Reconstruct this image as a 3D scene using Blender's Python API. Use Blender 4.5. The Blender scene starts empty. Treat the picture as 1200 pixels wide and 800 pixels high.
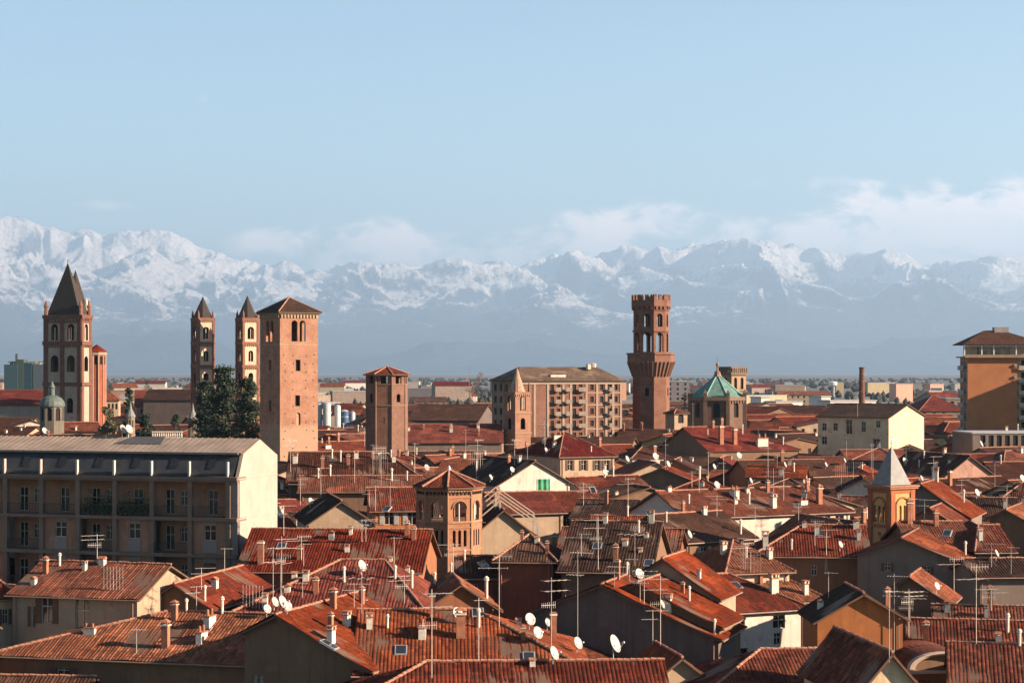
import bpy, math, random
import numpy as np
from mathutils import Vector, Matrix
R = math.radians
SC = bpy.context.scene
COL = SC.collection

# ------------------------------------------------------------------ camera, sky, sun, exposure
F = 2200.0          # focal length in pixels of a 1200 px wide frame
HOR = 436.0         # pixel row of the level horizon
EYE = 30.0          # the photographer stands on a bell tower
cam = bpy.data.cameras.new('camera'); camo = bpy.data.objects.new('camera', cam); COL.objects.link(camo)
cam.sensor_width = 36.0; cam.lens = 36.0 * F / 1200.0
cam.shift_y = (HOR - 400.0) / 1200.0
cam.clip_start = 1.0; cam.clip_end = 250000.0
camo.location = (0, 0, EYE); camo.rotation_euler = (R(90), 0, 0)
SC.camera = camo

SUN_E, SUN_A = 21.0, 15.0      # elevation, angle in front of due right (deg)
SUND = Vector((math.cos(R(SUN_E))*math.cos(R(SUN_A)), -math.cos(R(SUN_E))*math.sin(R(SUN_A)), math.sin(R(SUN_E))))
w = bpy.data.worlds.new('World'); SC.world = w; w.use_nodes = True
nt = w.node_tree; nt.nodes.clear(); L = nt.links.new
def N(t, **k):
    n = nt.nodes.new(t)
    for a, b in k.items(): setattr(n, a, b)
    return n
def M_(op, a=None, b=None, c=None, clamp=False):
    n = nt.nodes.new('ShaderNodeMath'); n.operation = op; n.use_clamp = clamp
    for i, v in enumerate((a, b, c)):
        if v is None: continue
        if isinstance(v, (int, float)): n.inputs[i].default_value = v
        else: nt.links.new(v, n.inputs[i])
    return n.outputs[0]
out = N('ShaderNodeOutputWorld'); bg = N('ShaderNodeBackground'); bg.inputs[1].default_value = 0.05
sky = N('ShaderNodeTexSky'); sky.sky_type = 'NISHITA'; sky.sun_disc = False
sky.sun_elevation = R(SUN_E); sky.sun_rotation = math.atan2(SUND.x, SUND.y)
sky.air_density = 1.0; sky.dust_density = 0.1; sky.ozone_density = 2.2; sky.altitude = 120
tc = N('ShaderNodeTexCoord'); sp = N('ShaderNodeSeparateXYZ'); L(tc.outputs['Generated'], sp.inputs[0])
ysafe = M_('MAXIMUM', sp.outputs['Y'], 0.02)
az = M_('DIVIDE', sp.outputs['X'], ysafe)            # tangent of azimuth and elevation: a cloud bank far to the north
el = M_('DIVIDE', sp.outputs['Z'], ysafe)
# soft wispy noise stretched sideways
cv = N('ShaderNodeCombineXYZ'); L(az, cv.inputs[0]); L(M_('MULTIPLY', el, 1.7), cv.inputs[1])
n1 = N('ShaderNodeTexNoise'); n1.inputs['Scale'].default_value = 30; n1.inputs['Detail'].default_value = 10; n1.inputs['Roughness'].default_value = 0.62; n1.inputs['Distortion'].default_value = .35
L(cv.outputs[0], n1.inputs['Vector'])
nz = M_('MULTIPLY', M_('SUBTRACT', n1.outputs['Fac'], 0.5), 4.2)
def blob(px, py, rx, ry, amp):
    dx = M_('MULTIPLY', M_('SUBTRACT', az, (px-600)/F), F/rx)
    dy = M_('MULTIPLY', M_('SUBTRACT', el, (HOR-py)/F), F/ry)
    g = M_('MULTIPLY', M_('ADD', M_('MULTIPLY', dx, dx), M_('MULTIPLY', dy, dy)), -1.0)
    return M_('MULTIPLY', M_('EXPONENT', g), amp)
tot = None
for b in [(1170,268,140,46,1.15),(1010,284,120,34,.85),(860,286,110,26,.55),(1000,240,60,16,.4),(690,268,62,22,.95),(775,262,50,26,.7),(600,300,120,26,.6),
          (450,280,58,26,.85),(330,282,60,20,.8),(420,320,90,24,.7),(240,118,14,16,.36),(66,190,40,13,.30),(212,204,22,14,.36),(935,215,90,10,.36),
          (700,215,120,10,.22),(120,240,80,10,.25),(1500,260,260,60,1.2),(-250,240,220,30,.6)]:
    v = blob(*b); tot = v if tot is None else M_('ADD', tot, v)
dens = M_('MULTIPLY', M_('ADD', M_('MULTIPLY', tot, 0.72), M_('MULTIPLY', nz, M_('MINIMUM', M_('MULTIPLY', tot, 1.2), 0.62))), 1.0, clamp=True)
sm = N('ShaderNodeMapRange'); sm.interpolation_type = 'SMOOTHSTEP'; sm.inputs[1].default_value = .16; sm.inputs[2].default_value = .72; sm.inputs[4].default_value = .72
L(dens, sm.inputs[0])
# high thin veil low over the horizon
cr = N('ShaderNodeMix'); cr.data_type = 'RGBA'
n2 = N('ShaderNodeTexNoise'); n2.inputs['Scale'].default_value = 26; n2.inputs['Detail'].default_value = 5; L(cv.outputs[0], n2.inputs['Vector'])
L(n2.outputs['Fac'], cr.inputs[0])
cr.inputs[6].default_value = (12.0, 10.0, 9.9, 1); cr.inputs[7].default_value = (22.0, 15.0, 11.4, 1)
mx = N('ShaderNodeMix'); mx.data_type = 'RGBA'
tint = N('ShaderNodeMix'); tint.data_type = 'RGBA'; tint.blend_type = 'MULTIPLY'; tint.inputs[0].default_value = 1; tint.inputs[7].default_value = (.96, 1.03, 1.0, 1)
L(sky.outputs[0], tint.inputs[6])
L(sm.outputs[0], mx.inputs[0]); L(tint.outputs[2], mx.inputs[6]); L(cr.outputs[2], mx.inputs[7])
L(mx.outputs[2], bg.inputs[0]); L(bg.outputs[0], out.inputs[0])

sl = bpy.data.lights.new('sun', 'SUN'); slo = bpy.data.objects.new('sun', sl); COL.objects.link(slo)
sl.energy = 5.0; sl.angle = R(0.5); sl.color = (1.0, 0.79, 0.60)
slo.rotation_euler = SUND.to_track_quat('Z', 'Y').to_euler(); slo.location = (200, -100, 200)
SC.view_settings.view_transform = 'Standard'; SC.view_settings.look = 'None'
SC.view_settings.exposure = 1.84; SC.view_settings.gamma = 1.0; SC.view_settings.use_curve_mapping = False
SC.cycles.use_denoising = True
SC.cycles.max_bounces = 4; SC.cycles.diffuse_bounces = 2; SC.cycles.glossy_bounces = 2; SC.cycles.transmission_bounces = 2
SC.cycles.volume_bounces = 0; SC.cycles.caustics_reflective = False; SC.cycles.caustics_refractive = False

random.seed(7); RNG = np.random.default_rng(5)
def ZD(z, y): return F*(EYE-z)/(y-HOR)           # distance at which height z shows on row y
def PX(X, D): return 600+F*X/D
def PY(z, D): return HOR-F*(z-EYE)/D
def XX(px, D): return (px-600)/F*D
def ZZ(py, D): return EYE+(HOR-py)/F*D

# ------------------------------------------------------------------ materials
KW, KB, KT = .51, .47, .45      # plaster, brick and tile colours scaled down, deepening shade under the raised exposure
MATS = {}
def newmat(name):
    m = bpy.data.materials.new(name); m.use_nodes = True; t = m.node_tree; t.nodes.clear()
    o = t.nodes.new('ShaderNodeOutputMaterial'); b = t.nodes.new('ShaderNodeBsdfPrincipled'); t.links.new(b.outputs[0], o.inputs[0])
    b.inputs['Roughness'].default_value = .85
    try: b.inputs['Specular IOR Level'].default_value = .25
    except Exception: pass
    return m, t, b
class G:
    """small node-graph writer"""
    def __init__(s, t): s.t = t
    def n(s, typ, ins=None, **k):
        q = s.t.nodes.new(typ)
        for a, b in k.items(): setattr(q, a, b)
        for i, v in (ins or {}).items():
            if hasattr(v, 'is_output'): s.t.links.new(v, q.inputs[i])
            else: q.inputs[i].default_value = v
        return q
    def m(s, op, a, b=0.0, c=0.0, clamp=False):
        q = s.n('ShaderNodeMath', {0: a, 1: b, 2: c}, operation=op, use_clamp=clamp); return q.outputs[0]
    def mix(s, f, a, b, mode='MIX'):
        q = s.n('ShaderNodeMix', None, data_type='RGBA', blend_type=mode)
        for i, v in ((0, f), (6, a), (7, b)):
            if hasattr(v, 'is_output'): s.t.links.new(v, q.inputs[i])
            else: q.inputs[i].default_value = v if i == 0 else (tuple(v)+(1,))[:4]
        return q.outputs[2]
    def noise(s, vec, scale, det=4, rough=.55):
        q = s.n('ShaderNodeTexNoise', {'Vector': vec, 'Scale': scale, 'Detail': det, 'Roughness': rough}); return q.outputs['Fac']
    def ramp(s, f, a, b, lo=0., hi=1.):
        q = s.n('ShaderNodeMapRange', {0: f, 1: a, 2: b, 3: lo, 4: hi}); return q.outputs[0]
def coords(g):
    tcn = g.n('ShaderNodeTexCoord'); oi = g.n('ShaderNodeObjectInfo')
    off = g.n('ShaderNodeVectorMath', {0: tcn.outputs['Object'], 1: (0, 0, 0)}, operation='ADD')
    cmb = g.n('ShaderNodeCombineXYZ', {0: g.m('MULTIPLY', oi.outputs['Random'], 93.), 1: g.m('MULTIPLY', oi.outputs['Random'], 41.), 2: 0.0})
    g.t.links.new(cmb.outputs[0], off.inputs[1])
    return tcn, off.outputs[0], oi.outputs['Random']
def plain(name, col, rough=.7, metal=0.0, var=.18, scale=2.0):
    if name in MATS: return MATS[name]
    m, t, b = newmat(name); g = G(t); tcn, v, rnd = coords(g)
    f = g.noise(v, scale, 5)
    c = g.mix(g.ramp(f, .3, .7), tuple(x*(1-var) for x in col), tuple(min(1, x*(1+var)) for x in col))
    t.links.new(c, b.inputs['Base Color']); b.inputs['Roughness'].default_value = rough; b.inputs['Metallic'].default_value = metal
    MATS[name] = m; return m
def wallmat(col, rough=.9, stain=.45):
    """lime-washed plaster: blotches, vertical rain streaks, fine grain"""
    key = 'plaster_%d_%d_%d' % tuple(int(x*100) for x in col)
    if key not in MATS: col = tuple(x*KW*(.82+.5*max(col)*max(col))*w_ for x, w_ in zip(col, (1.0, .875, .80)))
    if key in MATS: return MATS[key]
    m, t, b = newmat(key); g = G(t); tcn, v, rnd = coords(g)
    big = g.noise(v, .35, 5, .6); mp = g.n('ShaderNodeMapping', {0: v}); mp.inputs['Scale'].default_value = (2.2, 2.2, .22)
    st = g.noise(mp.outputs[0], 1.0, 5, .65); fine = g.noise(v, 9., 4, .7)
    dark = tuple(x*.62*k for x, k in zip(col, (1, .93, .85))); light = tuple(min(.9, x*1.08) for x in col)
    c = g.mix(g.ramp(big, .35, .68), light, tuple(x*.86 for x in col))
    pt = g.noise(v, .8, 3, .5); c = g.mix(g.ramp(pt, .60, .63, 0, .45*min(1, stain*2)), c, tuple(min(.9, x*1.3) for x in col))
    c = g.mix(g.ramp(g.noise(v, .55, 6, .7), .60, .64, 0, .6*min(1, stain*1.5)), c, (.16, .085, .055))
    c = g.mix(g.ramp(st, .5, .78, 0, stain*1.6), c, dark)
    c = g.mix(g.ramp(fine, .45, .8, 0, .22), c, dark)
    t.links.new(c, b.inputs['Base Color']); b.inputs['Roughness'].default_value = rough
    bm = g.n('ShaderNodeBump', {'Height': g.m('ADD', fine, g.m('MULTIPLY', st, .6)), 'Strength': .25, 'Distance': .03}); t.links.new(bm.outputs[0], b.inputs['Normal'])
    MATS[key] = m; return m
def brickmat(name, ca, cb, mortar, putlog=False, patch=None):
    if name in MATS: return MATS[name]
    ca, cb, mortar = [(c[0]*KB, c[1]*KB*.88, c[2]*KB*.82) for c in (ca, cb, mortar)]
    if patch: patch = (patch[0], tuple(x*KB for x in patch[1]))
    m, t, b = newmat(name); g = G(t); tcn, v, rnd = coords(g)
    sp = g.n('ShaderNodeSeparateXYZ', {0: tcn.outputs['Object']})
    hx = g.m('ADD', sp.outputs[0], sp.outputs[1]); cm = g.n('ShaderNodeCombineXYZ', {0: hx, 1: sp.outputs[2], 2: 0.0})
    br = g.n('ShaderNodeTexBrick', {'Vector': cm.outputs[0], 'Scale': 1.0, 'Mortar Size': .012, 'Brick Width': .28, 'Row Height': .085})
    br.inputs['Color1'].default_value = (*ca, 1); br.inputs['Color2'].default_value = (*cb, 1); br.inputs['Mortar'].default_value = (*mortar, 1)
    n1 = g.noise(v, .5, 6, .65); n2 = g.noise(v, 3., 4, .7)
    c = g.mix(g.ramp(n1, .38, .66, 0, .5), br.outputs['Color'], tuple(x*.55 for x in ca))
    c = g.mix(g.ramp(n2, .5, .8, 0, .4), c, tuple(min(1, x*1.5) for x in mortar))
    if patch: c = g.mix(g.ramp(g.m('ADD', sp.outputs[2], g.m('MULTIPLY', n1, 5.)), patch[0], patch[0]+1.2), patch[1], c, 'MIX') if False else g.mix(g.ramp(g.m('ADD', sp.outputs[2], g.m('MULTIPLY', n1, 4.)), patch[0], patch[0]+1.5, .55, 0), c, patch[1])
    t.links.new(c, b.inputs['Base Color']); b.inputs['Roughness'].default_value = .92
    bm = g.n('ShaderNodeBump', {'Height': g.m('ADD', br.outputs['Fac'], g.m('MULTIPLY', n2, -1.)), 'Strength': .3, 'Distance': .03}); bm.invert = True
    t.links.new(bm.outputs[0], b.inputs['Normal'])
    MATS[name] = m; return m
def tilemat(name, a, b_, c_, moss=(.10, .085, .05), mossamt=.45, pitch=.26, flat=False):
    """clay pantiles: one tone per tile, lichen patches, row steps; UVs are metres on the slope"""
    if name in MATS: return MATS[name]
    a, b_, c_ = [(c[0]*KT, c[1]*KT*.74, c[2]*KT*.66) for c in (a, b_, c_)]
    m, t, b = newmat(name); g = G(t); tcn, v, rnd = coords(g)
    uv = g.n('ShaderNodeSeparateXYZ', {0: tcn.outputs['UV']})
    cu = g.m('DIVIDE', uv.outputs[0], pitch); rv = g.m('DIVIDE', uv.outputs[1], .42)
    cell = g.n('ShaderNodeCombineXYZ', {0: g.m('FLOOR', cu), 1: g.m('FLOOR', rv), 2: g.m('MULTIPLY', rnd, 50.)})
    wn = g.n('ShaderNodeTexWhiteNoise', {0: cell.outputs[0]}, noise_dimensions='3D').outputs['Value']
    c = g.mix(g.ramp(wn, 0, .5), a, b_); c = g.mix(g.ramp(wn, .55, 1.), c, c_)
    wn2 = g.n('ShaderNodeTexWhiteNoise', {0: g.n('ShaderNodeVectorMath', {0: cell.outputs[0], 1: (7.3, 3.1, 1.7)}, operation='ADD').outputs[0]}, noise_dimensions='3D').outputs['Value']
    c = g.mix(g.ramp(wn2, .80, .86, 0, .75), c, tuple(x*.38 for x in a)); c = g.mix(g.ramp(wn2, .06, .0, 0, .8), c, tuple(min(1, x*1.7+.006) for x in b_))
    pc = g.n('ShaderNodeCombineXYZ', {0: g.m('FLOOR', g.m('DIVIDE', g.m('ADD', uv.outputs[0], g.m('MULTIPLY', g.m('SINE', g.m('MULTIPLY', rv, 1.0)), .3)), 2.1)), 1: g.m('FLOOR', g.m('DIVIDE', uv.outputs[1], 1.68)), 2: g.m('MULTIPLY', rnd, 77.)})
    pn = g.n('ShaderNodeTexWhiteNoise', {0: pc.outputs[0]}, noise_dimensions='3D').outputs['Value']
    c = g.mix(g.ramp(pn, .84, .86, 0, .55), c, tuple(min(1, x*1.7) for x in b_)); c = g.mix(g.ramp(pn, .16, .14, 0, .5), c, tuple(x*.5 for x in a))
    big = g.noise(v, .28, 6, .62); mid = g.noise(v, 1.9, 6, .72)
    c = g.mix(g.ramp(mid, .44, .66, 0, mossamt*1.5), c, tuple(x*KT for x in moss))
    c = g.mix(g.ramp(big, .36, .7, 0, .6), c, tuple(x*.52 for x in a))
    mp = g.n('ShaderNodeMapping', {0: tcn.outputs['UV']}); mp.inputs['Scale'].default_value = (2.6, .35, 1)
    c = g.mix(g.ramp(g.noise(mp.outputs[0], 1., 4, .6), .55, .75, 0, .35), c, tuple(min(1, x*1.4+.008) for x in b_))
    hv = g.n('ShaderNodeHueSaturation', {'Hue': g.ramp(rnd, 0, 1, .492, .508), 'Saturation': g.ramp(rnd, 0, 1, 1.08, .9), 'Value': g.ramp(rnd, 0, 1, .82, 1.15), 'Color': c}).outputs[0]
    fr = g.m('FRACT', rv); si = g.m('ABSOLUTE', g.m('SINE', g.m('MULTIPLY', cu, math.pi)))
    gap = g.ramp(si, 0.0, .4, .66, 1.0); step = g.ramp(fr, 0.0, .16, .6, 1.0)     # darker lines along the tile valleys and row overlaps
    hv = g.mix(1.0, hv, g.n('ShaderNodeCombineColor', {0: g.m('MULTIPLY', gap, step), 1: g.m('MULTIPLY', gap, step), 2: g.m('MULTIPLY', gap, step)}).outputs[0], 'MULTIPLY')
    t.links.new(hv, b.inputs['Base Color']); b.inputs['Roughness'].default_value = .9; b.inputs['Specular IOR Level'].default_value = .08
    h = g.m('ADD', g.m('MULTIPLY', g.m('SUBTRACT', 1., fr), .5), g.m('MULTIPLY', wn, .5))
    if flat: h = g.m('ADD', h, g.m('MULTIPLY', si, 1.2))
    bm = g.n('ShaderNodeBump', {'Height': h, 'Strength': .8, 'Distance': .035}); t.links.new(bm.outputs[0], b.inputs['Normal'])
    MATS[name] = m; return m

# ------------------------------------------------------------------ mesh helpers
class MB:
    def __init__(s): s.v = []; s.f = []; s.mi = []; s.uv = []
    def add(s, vs, fs, mi=0, uvs=None):
        o = len(s.v); s.v += [tuple(p) for p in vs]
        for k, f in enumerate(fs):
            s.f.append(tuple(i+o for i in f)); s.mi.append(mi)
            s.uv.append([(0, 0)]*len(f) if uvs is None else [uvs[i] for i in f])
    def box(s, x0, x1, y0, y1, z0, z1, mi=0):
        v = [(x0,y0,z0),(x1,y0,z0),(x1,y1,z0),(x0,y1,z0),(x0,y0,z1),(x1,y0,z1),(x1,y1,z1),(x0,y1,z1)]
        s.add(v, [(0,3,2,1),(4,5,6,7),(0,1,5,4),(1,2,6,5),(2,3,7,6),(3,0,4,7)], mi)
    def obox(s, c, u, half, mi=0):
        """box centred on c with x axis along the 2D direction u"""
        ux, uy = u; q = []
        for dz in (-1, 1):
            for dx, dy in ((-1,-1),(1,-1),(1,1),(-1,1)):
                q.append((c[0]+ux*dx*half[0]-uy*dy*half[1], c[1]+uy*dx*half[0]+ux*dy*half[1], c[2]+dz*half[2]))
        s.add(q, [(0,3,2,1),(4,5,6,7),(0,1,5,4),(1,2,6,5),(2,3,7,6),(3,0,4,7)], mi)
    def prism(s, pts, z0, z1, mi=0, top=None, cap=True):
        """pts ccw 2D; top: other 2D outline for the upper end"""
        n = len(pts); top = top or pts
        v = [(x,y,z0) for x,y in pts]+[(x,y,z1) for x,y in top]
        f = [(i,(i+1)%n,(i+1)%n+n,i+n) for i in range(n)]
        if cap: f += [tuple(range(n-1,-1,-1)), tuple(range(n,2*n))]
        s.add(v, f, mi)
    def cone(s, pts, z0, apex, mi=0):
        n = len(pts); s.add([(x,y,z0) for x,y in pts]+[apex], [(i,(i+1)%n,n) for i in range(n)]+[tuple(range(n-1,-1,-1))], mi)
    def tube(s, a, b, r, n=6, mi=0, r2=None):
        a = Vector(a); b = Vector(b); d = (b-a)
        if d.length < 1e-6: return
        d.normalize(); u = d.orthogonal().normalized(); w_ = d.cross(u); r2 = r if r2 is None else r2
        v = [a+(u*math.cos(t)+w_*math.sin(t))*r for t in [2*math.pi*i/n for i in range(n)]]
        v += [b+(u*math.cos(t)+w_*math.sin(t))*r2 for t in [2*math.pi*i/n for i in range(n)]]
        s.add(v, [(i,(i+1)%n,(i+1)%n+n,i+n) for i in range(n)]+[tuple(range(n-1,-1,-1)),tuple(range(n,2*n))], mi)
    def lathe(s, prof, n=12, c=(0,0), mi=0):
        v = []; m = len(prof)
        for r, z in prof:
            for i in range(n):
                t = 2*math.pi*i/n; v.append((c[0]+r*math.cos(t), c[1]+r*math.sin(t), z))
        f = [(k*n+i, k*n+(i+1)%n, (k+1)*n+(i+1)%n, (k+1)*n+i) for k in range(m-1) for i in range(n)]
        f += [tuple(range(n-1,-1,-1)), tuple((m-1)*n+i for i in range(n))]
        s.add(v, f, mi)
    def mesh(s, name, mats):
        me = bpy.data.meshes.new(name); me.from_pydata(s.v, [], s.f)
        for m in (mats if isinstance(mats, (list, tuple)) else [mats]): me.materials.append(m)
        me.polygons.foreach_set('material_index', s.mi)
        ul = me.uv_layers.new(name='UVMap'); flat = [c for f in s.uv for p in f for c in p]
        ul.data.foreach_set('uv', flat); me.update(); return me
    def build(s, name, mats, parent=None, **k): return link(name, s.mesh(name, mats), parent, **k)
def link(name, me, parent=None, loc=None, rz=None, label=None):
    o = bpy.data.objects.new(name, me); COL.objects.link(o)
    if parent is not None: o.parent = parent
    if loc is not None: o.location = loc
    if rz is not None: o.rotation_euler = (0, 0, rz)
    if label: o['label'] = label
    return o
def tag(o, label=None, cat=None, group=None, kind=None):
    for k, v in (('label', label), ('category', cat), ('group', group), ('kind', kind)):
        if v: o[k] = v
    return o
def thing(name, label, cat, loc=(0,0,0), th=0.0, group=None):
    """Empty at the foot; th in degrees: front faces the camera, positive turns it to the left"""
    o = bpy.data.objects.new(name, None); COL.objects.link(o); o.location = loc; o.rotation_euler = (0, 0, -R(th)); o.empty_display_size = .5
    return tag(o, label, cat, group)
def ring(r, n, rot=0.0): return [(r*math.cos(rot+2*math.pi*i/n), r*math.sin(rot+2*math.pi*i/n)) for i in range(n)]

# ------------------------------------------------------------------ ground, mountains, haze
def vnoise(x, y, seed):
    xi = np.floor(x).astype(np.int64); yi = np.floor(y).astype(np.int64); fx = x-xi; fy = y-yi
    fx = fx*fx*fx*(fx*(fx*6-15)+10); fy = fy*fy*fy*(fy*(fy*6-15)+10)
    def h(a, b):
        n = (a*374761393+b*668265263+seed*1442695041) & 0xFFFFFFFF
        n = ((n ^ (n >> 13))*1274126177) & 0xFFFFFFFF
        return ((n ^ (n >> 16)) & 0xFFFF)/65535.0
    return (h(xi,yi)*(1-fx)+h(xi+1,yi)*fx)*(1-fy)+(h(xi,yi+1)*(1-fx)+h(xi+1,yi+1)*fx)*fy
def ridged(x, y, oct, seed, gain=.5):
    s = 0; a = 1; tot = 0; wgt = 1.0
    for o in range(oct):
        n = 1-np.abs(2*vnoise(x, y, seed+o)-1); n = n*n*wgt; wgt = np.clip(n*1.6, .15, 1)
        s = s+a*n; tot += a; a *= gain; x = x*2.03+11.3; y = y*2.03+5.7
    return s/tot
def fbm(x, y, oct, seed):
    s = 0; a = 1; tot = 0
    for o in range(oct):
        s = s+a*vnoise(x, y, seed+o); tot += a; a *= .5; x = x*2.03+3.1; y = y*2.03+9.2
    return s/tot
def gridmesh(name, X, Y, Z, mat):
    ny, nx = X.shape; me = bpy.data.meshes.new(name)
    co = np.stack([X, Y, Z], -1).reshape(-1, 3).astype(np.float32)
    idx = np.arange(ny*nx).reshape(ny, nx)
    q = np.stack([idx[:-1,:-1], idx[:-1,1:], idx[1:,1:], idx[1:,:-1]], -1).reshape(-1, 4)
    me.vertices.add(len(co)); me.vertices.foreach_set('co', co.ravel())
    me.loops.add(q.size); me.loops.foreach_set('vertex_index', q.ravel().astype(np.int32))
    me.polygons.add(len(q)); me.polygons.foreach_set('loop_start', np.arange(0, q.size, 4, dtype=np.int32))
    me.polygons.foreach_set('loop_total', np.full(len(q), 4, dtype=np.int32)); me.update(calc_edges=True)
    me.materials.append(mat); me.polygons.foreach_set('use_smooth', np.ones(len(q), dtype=bool))
    return me
SIL = [(-400,275),(-200,262),(-80,250),(0,246),(18,242),(40,253),(60,258),(85,262),(112,262),(122,265),(150,262),(172,259),(188,262),(200,262),(212,270),(232,279),
       (262,291),(292,300),(318,305),(332,296),(342,297),(356,313),(372,309),(400,305),(420,296),(436,301),(455,300),(474,302),(496,305),(512,297),(522,295),(545,297),
       (556,301),(572,297),(590,302),(604,304),(625,299),(645,292),(660,289),(676,287),(690,292),(706,288),(720,288),(728,280),(742,279),(756,284),(772,279),(786,285),
       (800,281),(816,273),(832,279),(844,274),(856,270),(875,272),(900,273),(912,279),(930,277),(944,283),(962,282),(980,288),(1004,290),(1020,287),(1040,285),(1062,289),
       (1078,301),(1100,303),(1122,297),(1145,295),(1165,293),(1182,290),(1200,294),(1300,285),(1450,292),(1650,300)]
def mountains():
    px = np.linspace(-420, 1620, 1500); D = 38000+44000*np.linspace(0, 1, 400)**1.0
    PXX, DD = np.meshgrid(px, D); X = (PXX-600)/F*DD; xk = X/1000; yk = DD/1000
    sil = np.interp(px, *zip(*SIL))+5.0*(fbm(px/9., px*0, 4, 91)-.5); Hs = (HOR-sil)/F
    # main crest bends between 58 and 66 km, foothills in front
    crest = 61+3.5*(fbm(xk/9, xk*0+3.3, 3, 21)-.5)*2
    t = np.clip((yk-40)/(crest-40), 0, None)
    smooth = np.interp(px, px, np.convolve(np.pad(Hs, 40, mode='edge'), np.ones(81)/81, 'valid'))
    sil2 = np.broadcast_to(smooth, X.shape)
    Hc = sil2*crest*1000
    env = np.where(t < 1, .05+.95*np.clip(t, 0, 1)**1.55, np.clip(1-(t-1)*3.2, 0, 1))
    wx = xk+1.6*(fbm(xk/3.1, yk/3.1, 3, 61)-.5)*2; wy = yk+1.6*(fbm(xk/3.1+9, yk/3.1, 3, 71)-.5)*2
    sp = ridged(wx/5.0+.45*wy/5.2, wy/8., 8, 31, .5)        # spurs running down to the plain
    sm_ = ridged(wx/2.2+.2*wy, wy/2.2, 6, 41, .5)
    lo = fbm(xk/7, yk/6, 4, 51)
    Z = Hc*env*(.50+.55*sp+.20*(sm_-.4)*(.4+t.clip(0,1))+.34*(lo-.5))
    foot = np.exp(-((yk-44)/3.0)**2)*(260+900*ridged(xk/4.5, yk/5, 5, 77)*(.4+lo))
    Z = np.maximum(Z, foot*np.clip((yk-38)/4, 0, 1))
    Z *= np.clip((yk-38)/3.0, 0, 1)
    for _ in range(2):
        cur = (Z/DD).max(0); k = Hs/np.maximum(cur, 1e-4)
        ks = np.convolve(np.pad(k, 20, mode='edge'), np.ones(41)/41, 'valid')
        Z = Z*(1+(np.broadcast_to(ks, Z.shape)-1)*(.25+.75*np.clip(t, 0, 1)))
        r = Z/DD/np.maximum(np.broadcast_to(Hs, Z.shape), 1e-4); c0 = .80
        Z = Z*np.where(r > c0, (c0+(1.01-c0)*np.tanh((r-c0)/(1.01-c0)))/np.maximum(r, 1e-4), 1)
    m, tr, b = newmat('snowy_mountain_rock'); g = G(tr)
    ge = g.n('ShaderNodeNewGeometry'); ps = g.n('ShaderNodeSeparateXYZ', {0: ge.outputs['Position']}); ns = g.n('ShaderNodeSeparateXYZ', {0: ge.outputs['Normal']})
    sc = g.n('ShaderNodeVectorMath', {0: ge.outputs['Position'], 1: (.001, .001, .001)}, operation='MULTIPLY').outputs[0]
    n_ = g.noise(sc, .9, 8, .68); nf = g.noise(sc, 5., 7, .72); ng = g.noise(sc, .16, 3)
    lev = g.m('ADD', g.m('ADD', ps.outputs[2], g.m('MULTIPLY', g.m('SUBTRACT', n_, .5), 3800.)), g.m('MULTIPLY', g.m('SUBTRACT', nf, .5), 3200.))
    lev = g.m('ADD', lev, g.m('MULTIPLY', g.m('SUBTRACT', ng, .5), 1800.))
    lev = g.m('ADD', lev, g.m('MULTIPLY', g.m('SUBTRACT', ns.outputs[2], .74), 2600.))
    sn = g.n('ShaderNodeMapRange', {0: lev, 1: 2050., 2: 2900.}, interpolation_type='SMOOTHSTEP').outputs[0]
    rock = g.mix(g.ramp(nf, .3, .7), (.025, .033, .042), (.06, .06, .062))
    low = g.mix(g.ramp(n_, .4, .62), (.015, .026, .03), (.045, .046, .045))
    base = g.mix(g.ramp(ps.outputs[2], 900, 1900), low, rock)
    c = g.mix(sn, base, (.84, .78, .74)); tr.links.new(c, b.inputs['Base Color']); bm = g.n('ShaderNodeBump', {'Height': g.m('ADD', g.noise(sc, 2.2, 9, .66), g.m('MULTIPLY', nf, .35)), 'Strength': 1.0, 'Distance': 420.}); tr.links.new(bm.outputs[0], b.inputs['Normal']); b.inputs['Roughness'].default_value = .9
    b.inputs['Specular IOR Level'].default_value = .05
    o = link('mountains', gridmesh('mountains', X, DD, Z-3, m)); tag(o, kind='structure')
mountains()
def ground():
    m, t, b = newmat('plain_fields'); g = G(t); ge = g.n('ShaderNodeNewGeometry')
    sc = g.n('ShaderNodeVectorMath', {0: ge.outputs['Position'], 1: (.001, .001, .001)}, operation='MULTIPLY').outputs[0]
    vo = g.n('ShaderNodeTexVoronoi', {'Vector': sc, 'Scale': 3.2}); n_ = g.noise(sc, 2.2, 6, .6)
    c = g.mix(vo.outputs['Color'], (.10, .095, .08), (.20, .17, .14))
    c = g.mix(g.ramp(n_, .47, .6), c, (.06, .06, .05)); t.links.new(c, b.inputs['Base Color'])
    mb = MB(); ys = [-400, 0, 800, 2500, 8000, 20000, 45000, 90000]; vs = []; fs = []
    for y in ys: vs += [(-46000, y, 0), (46000, y, 0)]
    for i in range(len(ys)-1): fs.append((2*i, 2*i+1, 2*i+3, 2*i+2))
    mb.add(vs, fs); tag(mb.build('ground', m), kind='structure')
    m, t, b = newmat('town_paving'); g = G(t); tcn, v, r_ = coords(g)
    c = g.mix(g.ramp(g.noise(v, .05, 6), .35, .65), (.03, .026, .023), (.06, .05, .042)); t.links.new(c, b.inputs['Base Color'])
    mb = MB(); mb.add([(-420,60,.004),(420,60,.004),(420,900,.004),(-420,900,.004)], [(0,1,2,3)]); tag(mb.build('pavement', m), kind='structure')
ground()
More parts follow.
